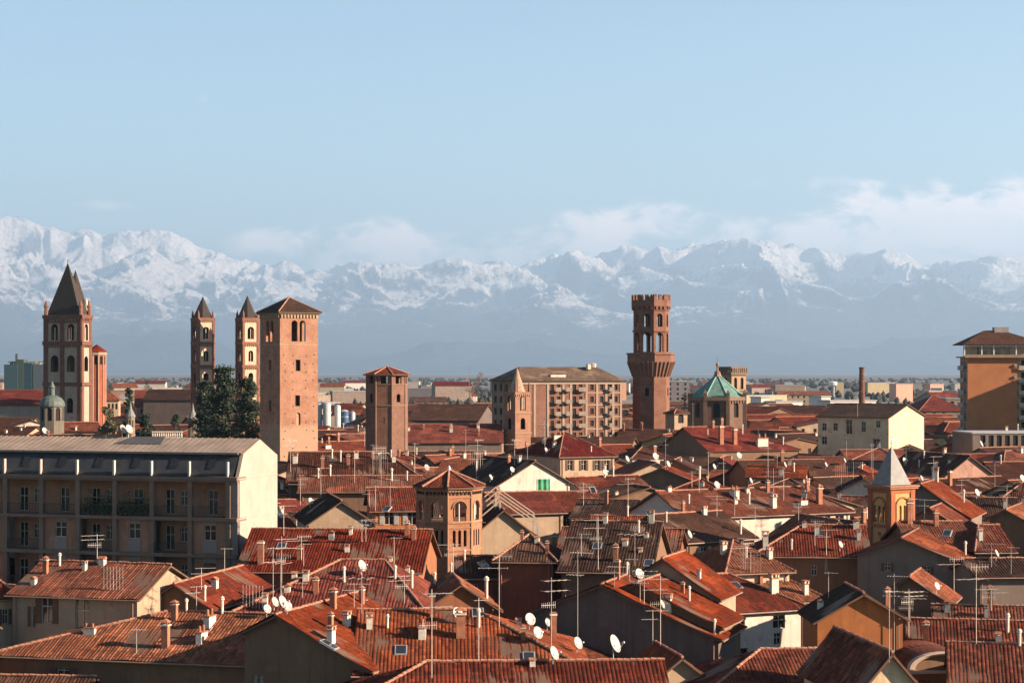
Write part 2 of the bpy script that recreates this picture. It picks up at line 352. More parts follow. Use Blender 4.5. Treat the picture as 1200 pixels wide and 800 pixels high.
def haze():
    m = bpy.data.materials.new('haze_air'); m.use_nodes = True; t = m.node_tree; t.nodes.clear()
    o = t.nodes.new('ShaderNodeOutputMaterial'); v = t.nodes.new('ShaderNodeVolumePrincipled')
    v.inputs['Color'].default_value = (.50, .73, 1.0, 1); v.inputs['Density'].default_value = 3.1e-5; v.inputs['Anisotropy'].default_value = .2
    t.links.new(v.outputs[0], o.inputs['Volume'])
    mb = MB(); mb.box(-50000, 50000, -1000, 95000, -5, 5600)
    tag(mb.build('haze', m), kind='stuff')
haze()

# ------------------------------------------------------------------ palette
T_ORANGE = lambda: tilemat('orange_clay_tiles', (.36,.105,.045), (.47,.155,.065), (.26,.07,.035))
T_RED = lambda: tilemat('red_clay_tiles', (.27,.062,.035), (.34,.09,.045), (.19,.045,.03))
T_CRIMSON = lambda: tilemat('crimson_clay_tiles', (.25,.04,.03), (.30,.052,.035), (.19,.03,.025), mossamt=.2)
T_BROWN = lambda: tilemat('weathered_brown_tiles', (.125,.055,.038), (.17,.075,.05), (.085,.042,.032))
T_DARK = lambda: tilemat('sooty_dark_tiles', (.075,.04,.032), (.10,.052,.04), (.05,.03,.026))
T_MIX = lambda: tilemat('mottled_red_tiles', (.20,.05,.032), (.36,.11,.06), (.10,.035,.028), pitch=.30)
TILES = dict(orange=T_ORANGE, red=T_RED, crimson=T_CRIMSON, brown=T_BROWN, dark=T_DARK, mix=T_MIX,
             metal=lambda: plain('weathered_sheet_roof', (.21,.16,.125), .7, var=.2, scale=.6), slate=lambda: plain('slate_roof', (.10,.095,.095), .6),
             green=lambda: plain('verdigris_copper', (.085,.155,.125), .7, var=.35, scale=.8), grey=lambda: plain('grey_sheet_roof', (.30,.30,.31), .5))
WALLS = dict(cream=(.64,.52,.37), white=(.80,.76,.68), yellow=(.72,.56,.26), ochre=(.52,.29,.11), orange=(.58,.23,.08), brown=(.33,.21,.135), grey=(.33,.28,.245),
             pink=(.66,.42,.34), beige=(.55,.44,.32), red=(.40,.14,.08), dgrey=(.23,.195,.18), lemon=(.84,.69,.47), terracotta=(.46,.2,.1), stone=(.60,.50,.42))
BRICK = lambda: brickmat('old_red_brick', (.30,.11,.065), (.40,.17,.10), (.42,.32,.25))
BRICK_TAN = lambda: brickmat('tan_medieval_brick', (.48,.25,.15), (.60,.36,.23), (.62,.50,.38))
BRICK_DK = lambda: brickmat('dark_red_brick', (.22,.08,.05), (.30,.12,.075), (.30,.22,.17))
GLASS = lambda: glassm()
def glassm():
    if 'window_glass' in MATS: return MATS['window_glass']
    m, t, b = newmat('window_glass'); b.inputs['Base Color'].default_value = (.015,.014,.014,1); b.inputs['Roughness'].default_value = .12; b.inputs['Specular IOR Level'].default_value = .5
    MATS['window_glass'] = m; return m
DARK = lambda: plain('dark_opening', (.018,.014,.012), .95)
FRAME = lambda: plain('pale_window_frame', (.34,.30,.26), .6)
SHUT_B = lambda: plain('brown_shutter_paint', (.09,.045,.028), .6, var=.3, scale=5)
SHUT_G = lambda: plain('grey_shutter_paint', (.26,.245,.23), .6, var=.2, scale=5)
SHUT_N = lambda: plain('green_shutter_paint', (.06,.09,.06), .6, var=.3, scale=5)
WOOD = lambda: plain('eave_timber', (.10,.055,.035), .8)
RIDGE = lambda: plain('mortared_ridge_tiles', (.27,.125,.08), .9, var=.35, scale=3)
COPPER = lambda: plain('painted_gutter', (.20,.12,.085), .5)
CONC = lambda: plain('weathered_concrete', (.26,.24,.215), .85, var=.22, scale=.9)
CONC_D = lambda: plain('darker_concrete', (.22,.19,.18), .85, var=.22, scale=.9)  # somewhat darker concrete, for the lift housing and some flat roofs
LIME = lambda: plain('limewashed_flue', (.48,.42,.34), .9, var=.2, scale=2.5)
CLAYM = lambda: plain('clay_flue', (.25,.10,.055), .85, var=.25, scale=2.5)
WHITE = lambda: plain('white_enamel', (.6,.59,.57), .4, var=.05)
STEEL = lambda: plain('galvanised_steel', (.42,.41,.40), .45, .5)
RUST = lambda: plain('rusty_steel', (.20,.12,.085), .7, .2)

META = {}
HOUSES = []      # records used to keep filler houses clear of the ones built by hand

# ------------------------------------------------------------------ walls with real openings
def wall_face(mb, o, u, length, z0, z1, holes=(), mi=0, depth=.22, rmi=None):
    """o origin (x,y), u direction (ux,uy); outward normal is (uy,-ux). holes: (u0,u1,v0,v1,arch)"""
    nx, ny = u[1], -u[0]; rmi = mi if rmi is None else rmi
    P = lambda a, z, d=0.: (o[0]+u[0]*a-nx*d, o[1]+u[1]*a-ny*d, z)
    hs = [h for h in holes if h[0] > .03 and h[1] < length-.03 and h[2] > z0+.01 and h[3] < z1-.01 and h[1]-h[0] > .05]
    us = sorted({0., length} | {h[0] for h in hs} | {h[1] for h in hs}); vs = sorted({z0, z1} | {h[2] for h in hs} | {h[3] for h in hs})
    for i in range(len(us)-1):
        run = None
        for j in range(len(vs)-1):
            cu = (us[i]+us[i+1])/2; cv = (vs[j]+vs[j+1])/2
            solid = not any(h[0] < cu < h[1] and h[2] < cv < h[3] for h in hs)
            if solid: mb.add([P(us[i],vs[j]),P(us[i+1],vs[j]),P(us[i+1],vs[j+1]),P(us[i],vs[j+1])], [(0,1,2,3)], mi)
    for h in hs:
        a, b, c, d = h[:4]; arch = h[4] if len(h) > 4 else 0
        if arch:
            r = (b-a)/2; spring = d-r; n = 8; pts = [(a+r-r*math.cos(math.pi*k/n), spring+r*math.sin(math.pi*k/n)*.999) for k in range(n+1)]
            for k in range(n):
                (x0,y0),(x1,y1) = pts[k], pts[k+1]
                mb.add([P(x0,y0),P(x1,y1),P(x1,d),P(x0,d)], [(0,1,2,3)], mi)
                mb.add([P(x0,y0),P(x0,y0,depth),P(x1,y1,depth),P(x1,y1)], [(0,1,2,3)], rmi)
            d2 = spring
        else:
            mb.add([P(a,d),P(a,d,depth),P(b,d,depth),P(b,d)], [(0,1,2,3)], rmi); d2 = d
        mb.add([P(a,c),P(b,c),P(b,c,depth),P(a,c,depth)], [(0,1,2,3)], rmi)
        mb.add([P(a,c),P(a,c,depth),P(a,d2,depth),P(a,d2)], [(0,1,2,3)], rmi)
        mb.add([P(b,c),P(b,d2),P(b,d2,depth),P(b,c,depth)], [(0,1,2,3)], rmi)
    return hs
WINC = {}
def window_mesh(w_, h_, kind):
    k = (round(w_, 1), round(h_, 1), kind)
    if k in WINC: return WINC[k]
    fr = MB(); t = .07
    if kind != 'dark':
        for a in (-w_/2+t/2, w_/2-t/2, 0): fr.obox((a, -.03, 0), (1, 0), (t/2, .03, h_/2))
        for z in (-h_/2+t/2, h_/2-t/2, h_*.12): fr.obox((0, -.032, z), (1, 0), (w_/2, .03, t/2))
    pn = MB(); pn.box(-w_/2-.02, w_/2+.02, 0, .04, -h_/2-.02, h_/2+.02)
    me = (fr.mesh('window', [FRAME()]) if kind != 'dark' else None, pn.mesh('pane', [GLASS() if kind != 'dark' else DARK()]))
    WINC[k] = me; return me
SHC = {}
def shutter_mesh(w_, h_, c):
    k = (round(w_, 1), round(h_, 1), c)
    if k in SHC: return SHC[k]
    mb = MB(); mb.box(-w_/2, w_/2, -.05, -.01, -h_/2, h_/2); n = max(4, int(h_/.14))
    for i in range(n):
        z = -h_/2+h_*(i+.5)/n; mb.box(-w_/2+.05, w_/2-.05, -.075, -.05, z-.03, z+.015)
    SHC[k] = mb.mesh('shutter', [dict(b=SHUT_B, g=SHUT_G, n=SHUT_N)[c]()]); return SHC[k]
def put_window(parent, o, u, h, depth, detail=2, shutters=None, closed=False):
    w_, hh = h[1]-h[0], h[3]-h[2]; nx, ny = u[1], -u[0]; cu = (h[0]+h[1])/2; rz = math.atan2(u[1], u[0])
    x = o[0]+u[0]*cu-nx*depth*.8; y = o[1]+u[1]*cu-ny*depth*.8; z = (h[2]+h[3])/2
    fr, pn = window_mesh(w_, hh, 'dark' if detail < 1 else 'std')
    if detail >= 1:
        wo = link('window', fr, parent, (x, y, z), rz); link('pane', pn, wo, (0, 0, 0))
    else: link('window', pn, parent, (x, y, z), rz)
    if shutters:
        if closed:
            link('shutter', shutter_mesh(w_*.98, hh*.98, shutters), parent, (x+nx*depth*.6, y+ny*depth*.6, z), rz)
        else:
            for s in (-1, 1):
                a = cu+s*(w_*.75+.02)
                link('shutter', shutter_mesh(w_*.5, hh, shutters), parent, (o[0]+u[0]*a+nx*.02, o[1]+u[1]*a+ny*.02, z), rz)

# ------------------------------------------------------------------ roofs
def tile_plane(mb, poly, near=True, pitch=.26, mi=0, lift=.0, seed=0):
    """poly: convex planar polygon in 3D, ccw from outside, first edge = eave. Corrugated clay-tile sheet with UVs in metres."""
    P = [Vector(p) for p in poly]; u = (P[1]-P[0]); u.z = 0; u.normalize()
    n = (P[1]-P[0]).cross(P[2]-P[0]).normalized()
    if n.z < 0: n = -n
    v = n.cross(u).normalized()
    if v.z < 0: v = -v; 
    q = [((p-P[0]).dot(u), (p-P[0]).dot(v)) for p in P]
    if not near:
        mb.add([p+n*lift for p in P], [tuple(range(len(P)))], mi, q); return
    u0 = min(a for a, b in q); u1 = max(a for a, b in q)
    step = pitch/4; k0 = math.ceil(u0/step); us = [u0+.001]+[k*step for k in range(k0, int(u1/step)+1) if u0+.01 < k*step < u1-.01]+[u1-.001]
    def span(x):
        lo, hi = 1e9, -1e9
        for i in range(len(q)):
            (a, b), (c, d) = q[i], q[(i+1)%len(q)]
            if abs(c-a) < 1e-6:
                if abs(x-a) < .01: lo = min(lo, b, d); hi = max(hi, b, d)
                continue
            t = (x-a)/(c-a)
            if -1e-6 <= t <= 1+1e-6: y = b+t*(d-b); lo = min(lo, y); hi = max(hi, y)
        return lo, hi
    vmax = max(b for a, b in q); nr = max(2, int(vmax/1.3)); vs = []; uvs = []; rnd = random.Random(seed+len(mb.v))
    ph = rnd.uniform(0, 9)
    colj = {}
    for x in us:
        lo, hi = span(x); kc = math.floor(x/pitch)
        if kc not in colj: colj[kc] = rnd.uniform(-.02, .03)
        for r in range(nr+1):
            y = lo+(hi-lo)*r/nr
            h = .04*abs(math.sin(math.pi*x/pitch))+colj[kc]+.06*math.sin(x*.55+ph)*math.sin(y*.6+ph*2)+.03*math.sin(x*1.7+y*1.3+ph)-(.02*math.sin(math.pi*(y/max(vmax, .1))))
            p = P[0]+u*x+v*(y-(colj[kc]*2 if r == 0 else 0))+n*(h+lift); vs.append(p); uvs.append((x, y))
    fs = []; m = nr+1
    for i in range(len(us)-1):
        for r in range(nr): fs.append((i*m+r, (i+1)*m+r, (i+1)*m+r+1, i*m+r+1))
    mb.add(vs, fs, mi, uvs)
def slab(mb, poly, t, mi):
    P = [Vector(p) for p in poly]; n = len(P); N_ = (P[1]-P[0]).cross(P[2]-P[0]).normalized()
    if N_.z < 0: N_ = -N_
    top = [p-N_*.03 for p in P]; bot = [p-N_*(.03+t) for p in P]
    mb.add(top+bot, [tuple(range(n)), tuple(range(2*n-1, n-1, -1))]+[(i, i+n, (i+1)%n+n, (i+1)%n) for i in range(n)], mi)
def finish_roof(parent, polys, caps, mat, near, gut=None, name='roof', capmat=None, pitch=.26):
    mb = MB()
    for k, p in enumerate(polys): tile_plane(mb, p, near, pitch, 0, .0 if near else .01, k); slab(mb, p, .14, 1)
    ro = mb.build(name, [mat, WOOD()], parent)
    if caps:
        cb = MB(); rc = random.Random(len(caps))
        for a, b in caps:
            a = Vector(a); b = Vector(b); L_ = (b-a).length; n = max(1, int(L_/(.42 if near else 3)))
            for i in range(n):
                p = a+(b-a)*(i/n); q = a+(b-a)*((i+1.08)/n)
                jit = Vector((0, 0, rc.uniform(-.015, .02)))
                cb.tube(p+jit+Vector((0,0,.02)), q+jit, .11, 6 if near else 4, 0, .09)
        cb.build('ridge_cap', [capmat or RIDGE()], ro)
    if gut:
        gb = MB()
        for a, b in gut: gb.tube(a, b, .075, 5)
        gb.build('gutter', [COPPER()], parent)
    return ro

CHC = {}
def chimney_mesh(k):
    if k in CHC: return CHC[k]
    mb = MB(); lime, clay = 0, 1
    if k == 0:      # plastered stack with a slab on four stubs
        mb.box(-.35,.35,-.25,.25,-1,1.1,0); mb.box(-.42,.42,-.32,.32,1.1,1.18,1)
        for x in (-.33,.33):
            for y in (-.22,.22): mb.box(x-.06,x+.06,y-.06,y+.06,1.18,1.42,0)
        mb.box(-.45,.45,-.35,.35,1.42,1.5,1)
    elif k == 1:    # slim clay stack with tile hat
        mb.box(-.25,.25,-.25,.25,-1,1.5,1); mb.box(-.32,.32,-.32,.32,1.5,1.58,0); mb.cone([(-.34,-.34),(.34,-.34),(.34,.34),(-.34,.34)],1.75,(0,0,2.0),1)
        for x in (-.2,.2):
            for y in (-.2,.2): mb.box(x-.05,x+.05,y-.05,y+.05,1.58,1.75,1)
    elif k == 2:    # double stack
        mb.box(-.75,.75,-.28,.28,-1,.9,0); mb.box(-.82,.82,-.35,.35,.9,1.0,1)
        for x in (-.45,.45): mb.tube((x,0,1.0),(x,0,1.5),.15,8,1,.12)
    elif k == 3:    # round white flue pipe with cowl
        mb.tube((0,0,-1),(0,0,1.5),.14,8,0); mb.tube((0,0,1.5),(0,0,1.62),.24,8,0,.2); mb.tube((0,0,1.68),(0,0,1.85),.24,8,0,.05)
    elif k == 4:    # tall brick stack
        mb.box(-.3,.3,-.3,.3,-1,2.2,1); mb.box(-.36,.36,-.36,.36,2.2,2.35,0); mb.box(-.28,.28,-.28,.28,2.35,2.5,1)
    else:           # squat cubic flue with gable hat
        mb.box(-.3,.3,-.3,.3,-1,.7,0); mb.add([(-.4,-.4,.85),(.4,-.4,.85),(.4,.4,.85),(-.4,.4,.85),(0,-.4,1.1),(0,.4,1.1)],[(0,1,4),(1,2,5,4),(2,3,5),(3,0,4,5),(3,2,1,0)],1)
        for x in (-.25,.25):
            for y in (-.25,.25): mb.box(x-.05,x+.05,y-.05,y+.05,.7,.85,0)
    CHC[k] = mb.mesh('chimney', [LIME(), CLAYM()]); return CHC[k]

def house(name, label, cat, xl, xr, y, ze, th, top, kind='eave', depth=None, wall='cream', roof='red', pitch=.40, frac=.5, hips=(0,0), wins=(), lwins=(), rwins=(),
          auto=0, shutters='b', near=None, detail=None, short=None, group=None, L=12., floors=None, capmat=None, ov=.45, closed=(), reg=True, gutter=True):
    """y: row of the front eave, top: row of the ridge; the distance follows from the eave height ze"""
    D = ZD(ze, y); th_ = R(th); xc = XX((xl+xr)/2, D); wpx = (xr-xl)/F*D
    w = wpx/2/(max(.3, math.cos(th_)+(xc/D)*math.sin(th_)))
    zt = ZZ(top, D)
    if kind in ('eave', 'hip'):
        if depth is None:
            k = (HOR-top)/F; ke = (HOR-y)/F; hd = D*(k-ke)/(pitch-k*math.cos(th_)) ; hd = min(14., max(1.8, hd)); L = 2*hd
        else: L = depth; hd = L/2; zr = EYE+(HOR-top)/F*(D+hd*math.cos(th_)); pitch = max(.08, (zr-ze)/hd)
        if kind == 'hip' and hips == (0, 0): hips = (1, 1)
    near = (D < 330) if near is None else near; detail = (2 if D < 280 else 1 if D < 420 else 0) if detail is None else detail
    t = thing(name, label, cat, (xc, D, 0), th, group); META[t.name] = dict(short=short)
    if reg: HOUSES.append(dict(o=t, px=(xl, xr), y0=min(top, y), y1=y, D=D, x=xc, r=max(w, L/2)+1, cx=xc+math.sin(th_)*L/2, cy=D+math.cos(th_)*L/2, hand=True))
    m = TILES[roof]()
    wallmb = MB(); ca, sa = math.cos(th_), math.sin(th_)
    def px2wall(o, u, h):
        """pixel centre and size of an opening -> metres on the wall through o along u"""
        px, py, pw, ph = h[:4]; ax = (px-600)/F
        # world of wall point: X = xc + (ox+u*s)cos + (oy+..)sin ; Y = D - (..)sin + (..)cos
        X0 = xc+o[0]*ca+o[1]*sa; Y0 = D-o[0]*sa+o[1]*ca; dX = u[0]*ca+u[1]*sa; dY = -u[0]*sa+u[1]*ca
        s = (ax*Y0-X0)/(dX-ax*dY); Yw = Y0+dY*s; k = Yw/F; Z = EYE+(HOR-py)*k
        ww = pw*k/max(.25, abs(dX-ax*dY)); return (s-ww/2, s+ww/2, Z-ph*k/2, Z+ph*k/2, h[4] if len(h) > 4 else 0)
    sides = [((-w,0),(1,0),2*w,wins), ((w,0),(0,1),L,rwins), ((w,L),(-1,0),2*w,()), ((-w,L),(0,-1),L,lwins)]
    if kind == 'gable':
        zr = zt; xr_ = -w+2*w*frac; pr = (zr-ze)/max(.5, w-xr_); zl = zr-pr*(xr_+w); hgt = {0: min(ze,zl), 1: ze, 2: min(ze,zl), 3: zl}
        if zl < 2: zl = 2
    else:
        zr = ze+pitch*L/2; hgt = {i: ze for i in range(4)}; zl = ze
    if kind == 'flat': hgt = {i: ze for i in range(4)}
    fh = 3.1
    for i, (o, u, ln, hp) in enumerate(sides):
        hs = [px2wall(o, u, h) for h in hp]
        if (auto and i in (0, 1, 3)) and not hs:
            n = max(1, int(ln/3.3)); rw = random.Random(int(D*7)+i); zz = hgt[i]-2.1; nf = 0
            while zz > 1.0 and nf < (floors or 3):
                for kx in range(n):
                    if rw.random() < (.86 if i == 0 else .55*auto):
                        c = ln*(kx+.5)/n; hs.append((c-.48, c+.48, zz, zz+1.45))
                zz -= fh; nf += 1
        cut = wall_face(wallmb, o, u, ln, 0, hgt[i], hs, 0, .24)
        for q, h in enumerate(cut):
            sh = shutters if (detail >= 1 and shutters and h[1]-h[0] < 1.6 and not (len(h) > 4 and h[4])) else None
            put_window(t, o, u, h, .24, detail, sh, closed=(q in closed))
    if kind == 'gable':
        if zl > hgt[0]: f = [(-w,ze),(w,ze),(xr_,zr),(-w,zl)]
        else: f = [(-w,zl),(w,zl),(w,ze),(xr_,zr)] if ze > zl+.01 else [(-w,ze),(w,ze),(xr_,zr)]
        wallmb.add([(a,0,b) for a, b in f], [tuple(range(len(f)))]); wallmb.add([(a,L,b) for a, b in f], [tuple(range(len(f)-1,-1,-1))])
    elif kind == 'eave':
        hd = L/2
        for s, fl in ((-1, hips[0]), (1, hips[1])):
            if not fl: wallmb.add([(s*w,0,ze),(s*w,L,ze),(s*w,hd,zr)], [(0,1,2) if s > 0 else (0,2,1)])
    wallmb.build('wall', [wallmat(WALLS[wall]) if wall in WALLS else wall], t)
    if kind == 'gable':
        pl = (zr-zl)/max(.3, xr_+w); e = ov
        A = [(w+e,-e,ze-e*pr),(w+e,L+e,ze-e*pr),(xr_,L+e,zr+.0),(xr_,-e,zr)]
        B = [(-w-e,L+e,zl-e*pl),(-w-e,-e,zl-e*pl),(xr_,-e,zr),(xr_,L+e,zr)]
        finish_roof(t, [[(a,b,c+.06) for a,b,c in A], [(a,b,c+.06) for a,b,c in B]], [((xr_,-e,zr+.12),(xr_,L+e,zr+.12))], m, near, [((w+e,-e,ze-e*pr-.02),(w+e,L+e,ze-e*pr-.02))] if gutter and near else None, capmat=capmat)
    elif kind in ('eave', 'hip'):
        hd = L/2; e = ov; p = pitch; rl = -w-e if not hips[0] else -w+min(hd*hips[0], w*.98); rr = w+e if not hips[1] else w-min(hd*hips[1], w*.98)
        if rl > rr: rl = rr = (rl+rr)/2
        z0 = ze-e*p; zz = .06
        polys = [[(-w-e,-e,z0+zz),(w+e,-e,z0+zz),(rr,hd,zr+zz),(rl,hd,zr+zz)], [(w+e,L+e,z0+zz),(-w-e,L+e,z0+zz),(rl,hd,zr+zz),(rr,hd,zr+zz)]]
        caps = [((rl,hd,zr+.13),(rr,hd,zr+.13))] if rr-rl > .3 else []
        if hips[0]: polys.append([(-w-e,L+e,z0+zz),(-w-e,-e,z0+zz),(rl,hd,zr+zz)]); caps += [((-w-e,-e,z0+.12),(rl,hd,zr+.13))]
        if hips[1]: polys.append([(w+e,-e,z0+zz),(w+e,L+e,z0+zz),(rr,hd,zr+zz)]); caps += [((w+e,-e,z0+.12),(rr,hd,zr+.13))]
        finish_roof(t, polys, caps, m, near, [((-w-e-.02,-e-.05,z0-.03),(w+e+.02,-e-.05,z0-.03))] if gutter and near else None, capmat=capmat)
    elif kind == 'shed':
        e = ov; zb = ze+L*pitch
        wallmb2 = MB(); wallmb2.add([(-w,0,ze),(-w,L,ze),(-w,L,zb)], [(0,2,1)]); wallmb2.add([(w,0,ze),(w,L,ze),(w,L,zb)], [(0,1,2)]); wallmb2.add([(-w,L,ze),(w,L,ze),(w,L,zb),(-w,L,zb)], [(0,1,2,3)])
        wallmb2.build('gable_wall', [wallmat(WALLS[wall])], t)
        finish_roof(t, [[(-w-e,-e,ze-e*pitch+.06),(w+e,-e,ze-e*pitch+.06),(w+e,L+e,zb+e*pitch+.06),(-w-e,L+e,zb+e*pitch+.06)]], [], m, near)
    elif kind == 'flat':
        mb = MB(); mb.box(-w-.2, w+.2, -.2, L+.2, ze, ze+.25, 0); mb.box(-w+.1, w-.1, .1, L-.1, ze+.25, ze+.32, 1)
        mb.build('roof', [CONC(), m], t)
    META[t.name] = dict(short=short, w=w, L=L)
    if near and detail >= 1 and kind != 'flat':
        z1 = ze-.12
        for sx in ((1,) if kind == 'gable' else (1, -1)):
            db = MB(); x = sx*(w-.35); db.tube((x,-.09,0), (x,-.09,z1-.3), .05, 6); db.tube((x,-.09,z1-.3), (x,-ov+.02,z1), .05, 6)
            db.build('downpipe', [COPPER()], t)
    return t

# ------------------------------------------------------------------ landmark towers
def sq(w): h = w/2; return [(-h,-h),(h,-h),(h,h),(-h,h)]
def tower_wall(t, pts, z0, z1, mat, holes=None, depth=.5, name='wall', glass=False, cap=True, rmat=None, fm={}):
    """holes: {face index: [(offset from middle, z centre, width, height, arch)]}"""
    mb = MB(); n = len(pts)
    for i in range(n):
        a, b = pts[i], pts[(i+1)%n]; ln = math.hypot(b[0]-a[0], b[1]-a[1]); u = ((b[0]-a[0])/ln, (b[1]-a[1])/ln)
        hs = [(ln/2+h[0]-h[2]/2, ln/2+h[0]+h[2]/2, h[1]-h[3]/2, h[1]+h[3]/2, h[4]) for h in (holes or {}).get(i, [])]
        wall_face(mb, a, u, ln, z0, z1, hs, fm.get(i, 0), depth, 1 if rmat else 0)
        if glass:
            for h in hs: put_window(t, a, u, h, depth, 0)
    if cap: mb.add([(x,y,z1-.02) for x,y in pts], [tuple(range(n))])
    return mb.build(name, [mat]+([rmat] if rmat else []), t)
def band(mb, pts, z, h, out, mi=0):
    c = [(x*(1+out/max(.1, math.hypot(x,y))*1.2), y*(1+out/max(.1, math.hypot(x,y))*1.2)) for x,y in pts]; mb.prism(c, z-h/2, z+h/2, mi)
def dentils(mb, pts, z, h, out, step, mi=0):
    n = len(pts)
    for i in range(n):
        a, b = pts[i], pts[(i+1)%n]; ln = math.hypot(b[0]-a[0], b[1]-a[1]); u = ((b[0]-a[0])/ln, (b[1]-a[1])/ln); k = max(2, int(ln/step))
        for j in range(k):
            s = ln*(j+.5)/k; mb.obox((a[0]+u[0]*s+u[1]*out/2, a[1]+u[1]*s-u[0]*out/2, z), u, (step*.27, out/2, h/2), mi)
def pyramid_roof(t, pts, z, apex, mat, over=.6, near=False, name='roof', conc=0.0, cap=True):
    n = len(pts); P = [(x*(1+over/math.hypot(x,y)*1.3), y*(1+over/math.hypot(x,y)*1.3), z) for x,y in pts]; mb = MB()
    for i in range(n):
        tri = [P[i], P[(i+1)%n], (0,0,apex)]; tile_plane(mb, tri, near, .26, 0)
    mb.add([(x,y,z-.02) for x,y,_ in P]+[(x,y,z-.22) for x,y,_ in P], [(i,i+n,(i+1)%n+n,(i+1)%n) for i in range(n)]+[tuple(range(2*n-1,n-1,-1))], 1)
    ro = mb.build(name, [mat, WOOD()], t)
    if cap:
        cb = MB()
        for p in P: cb.tube((p[0],p[1],z+.08), (0,0,apex+.08), .12, 5)
        cb.build('ridge_cap', [RIDGE()], ro)
    return ro
def mullion(mb, a, b, off, z, h, mi=0, r=.12):
    """slim column in the middle of an opening on the face a-b"""
    ln = math.hypot(b[0]-a[0], b[1]-a[1]); u = ((b[0]-a[0])/ln, (b[1]-a[1])/ln); s = ln/2+off; x = a[0]+u[0]*s-u[1]*.25; y = a[1]+u[1]*s+u[0]*.25
    mb.tube((x,y,z-h/2), (x,y,z+h/2), r, 6, mi)

# --- grey and red bell tower on the far left, with its lantern tower behind
def belltower():
    D = 520; s = F/D; px0 = 76; z = lambda y: ZZ(y, D); W = 48/s
    t = thing('bell_tower', 'tall bell tower with grey panels, red brick corners and dark pointed spire at far left', 'tower', (XX(px0, D), D+3.4, 0), 15)
    HD = 2.9; P = [(-W/2,-HD),(W/2,-HD),(W/2,HD),(-W/2,HD)]; h1 = 2.6
    holes = {0: [(-2.5,z(389),2.1,4.6,1),(2.5,z(389),2.1,4.6,1),(-2.5,z(426),2.4,4.6,1),(2.5,z(426),2.4,4.6,1),(2.2,z(475),1.9,4.2,1)]}
    holes[2] = [(-2.6,z(389),4.2,5.0,1),(2.6,z(389),4.2,5.0,1),(-2.5,z(426),2.2,4.2,1),(2.5,z(426),2.2,4.2,1)]
    for k in (1,3): holes[k] = [(0,z(389),2.1,4.6,1),(0,z(426),2.2,4.2,1)]
    tower_wall(t, P, 0, z(370), wallmat(WALLS['stone']), holes, .7, rmat=BRICK_DK())
    mb = MB(); H = W/2
    for x in (-H+.55, -.1, H-.55):
        for zz0, zz1 in ((0, z(370)),):
            for (yy) in (-HD-.12, HD+.12): mb.box(x-.6, x+.6, yy-.13, yy+.13, zz0, zz1)
    for x in (-HD+.55, HD-.55):
        for (xx) in (-H-.12, H+.12): mb.box(xx-.13, xx+.13, x-.6, x+.6, 0, z(370))
    for y, h in ((371,1.0),(402,1.1),(450,1.0)): band(mb, P, z(y), h, .45)
    for y in (375, 405.5): dentils(mb, P, z(y), .7, .25, .9)
    band(mb, P, z(377.5), .35, .2); mb.build('brick_trim', [BRICK_DK()], t)
    for k in range(4):
        for off in ((-2.5, 2.5) if k % 2 == 0 else (0,)):
            cb = MB(); mullion(cb, P[k], P[(k+1)%4], off, z(391), 3.6); cb.build('colonnette', [LIME()], t)
    pyramid_roof(t, [(x*.86,y*.86) for x,y in P], z(368), z(307), plain('dark_stone_spire', (.034,.026,.022), .9, var=.3), .1, name='spire', cap=False)
    fb = MB()
    fb.tube((0,0,z(308)), (0,0,z(303)), .12, 5); fb.lathe([(.05,z(306)),(.35,z(305.4)),(.05,z(304.8))], 6)
    fb.build('finial', [RUST()], t)
    for x in (-1,1):
        for y in (-1,1):
            pb = MB(); pb.lathe([(.6,z(371)),(.55,z(360)),(.7,z(359)),(.05,z(351))], 8, (x*(H-.4), y*(HD-.4))); pb.build('pinnacle', [BRICK()], t)
    # octagonal lantern tower behind
    D2 = 552; z2 = lambda y: ZZ(y, D2); r = 15.5/F*D2
    t2 = thing('lantern_tower', 'octagonal lantern tower with dark spire, half hidden behind the tall grey bell tower', 'tower', (XX(88.5,D2), D2, 0), 0)
    O = ring(r, 8, R(22.5)); tower_wall(t2, O, 0, z2(368), BRICK(), {k: [(0,z2(390),1.4,3.4,1)] for k in range(8)}, .4)
    for zy in (369, 400): tb = MB(); band(tb, O, z2(zy), .7, .35); tb.build('stone_band', [LIME()], t2)
    pyramid_roof(t2, O, z2(367), z2(316), plain('dark_stone_spire', (.034,.026,.022)), .1, name='spire', cap=False)
    for k in range(8):
        pb = MB(); a = R(45*k+22.5); pb.lathe([(.45,z2(368)),(.4,z2(356)),(.05,z2(349))], 6, (r*math.cos(a), r*math.sin(a))); pb.build('pinnacle', [LIME()], t2)
belltower()

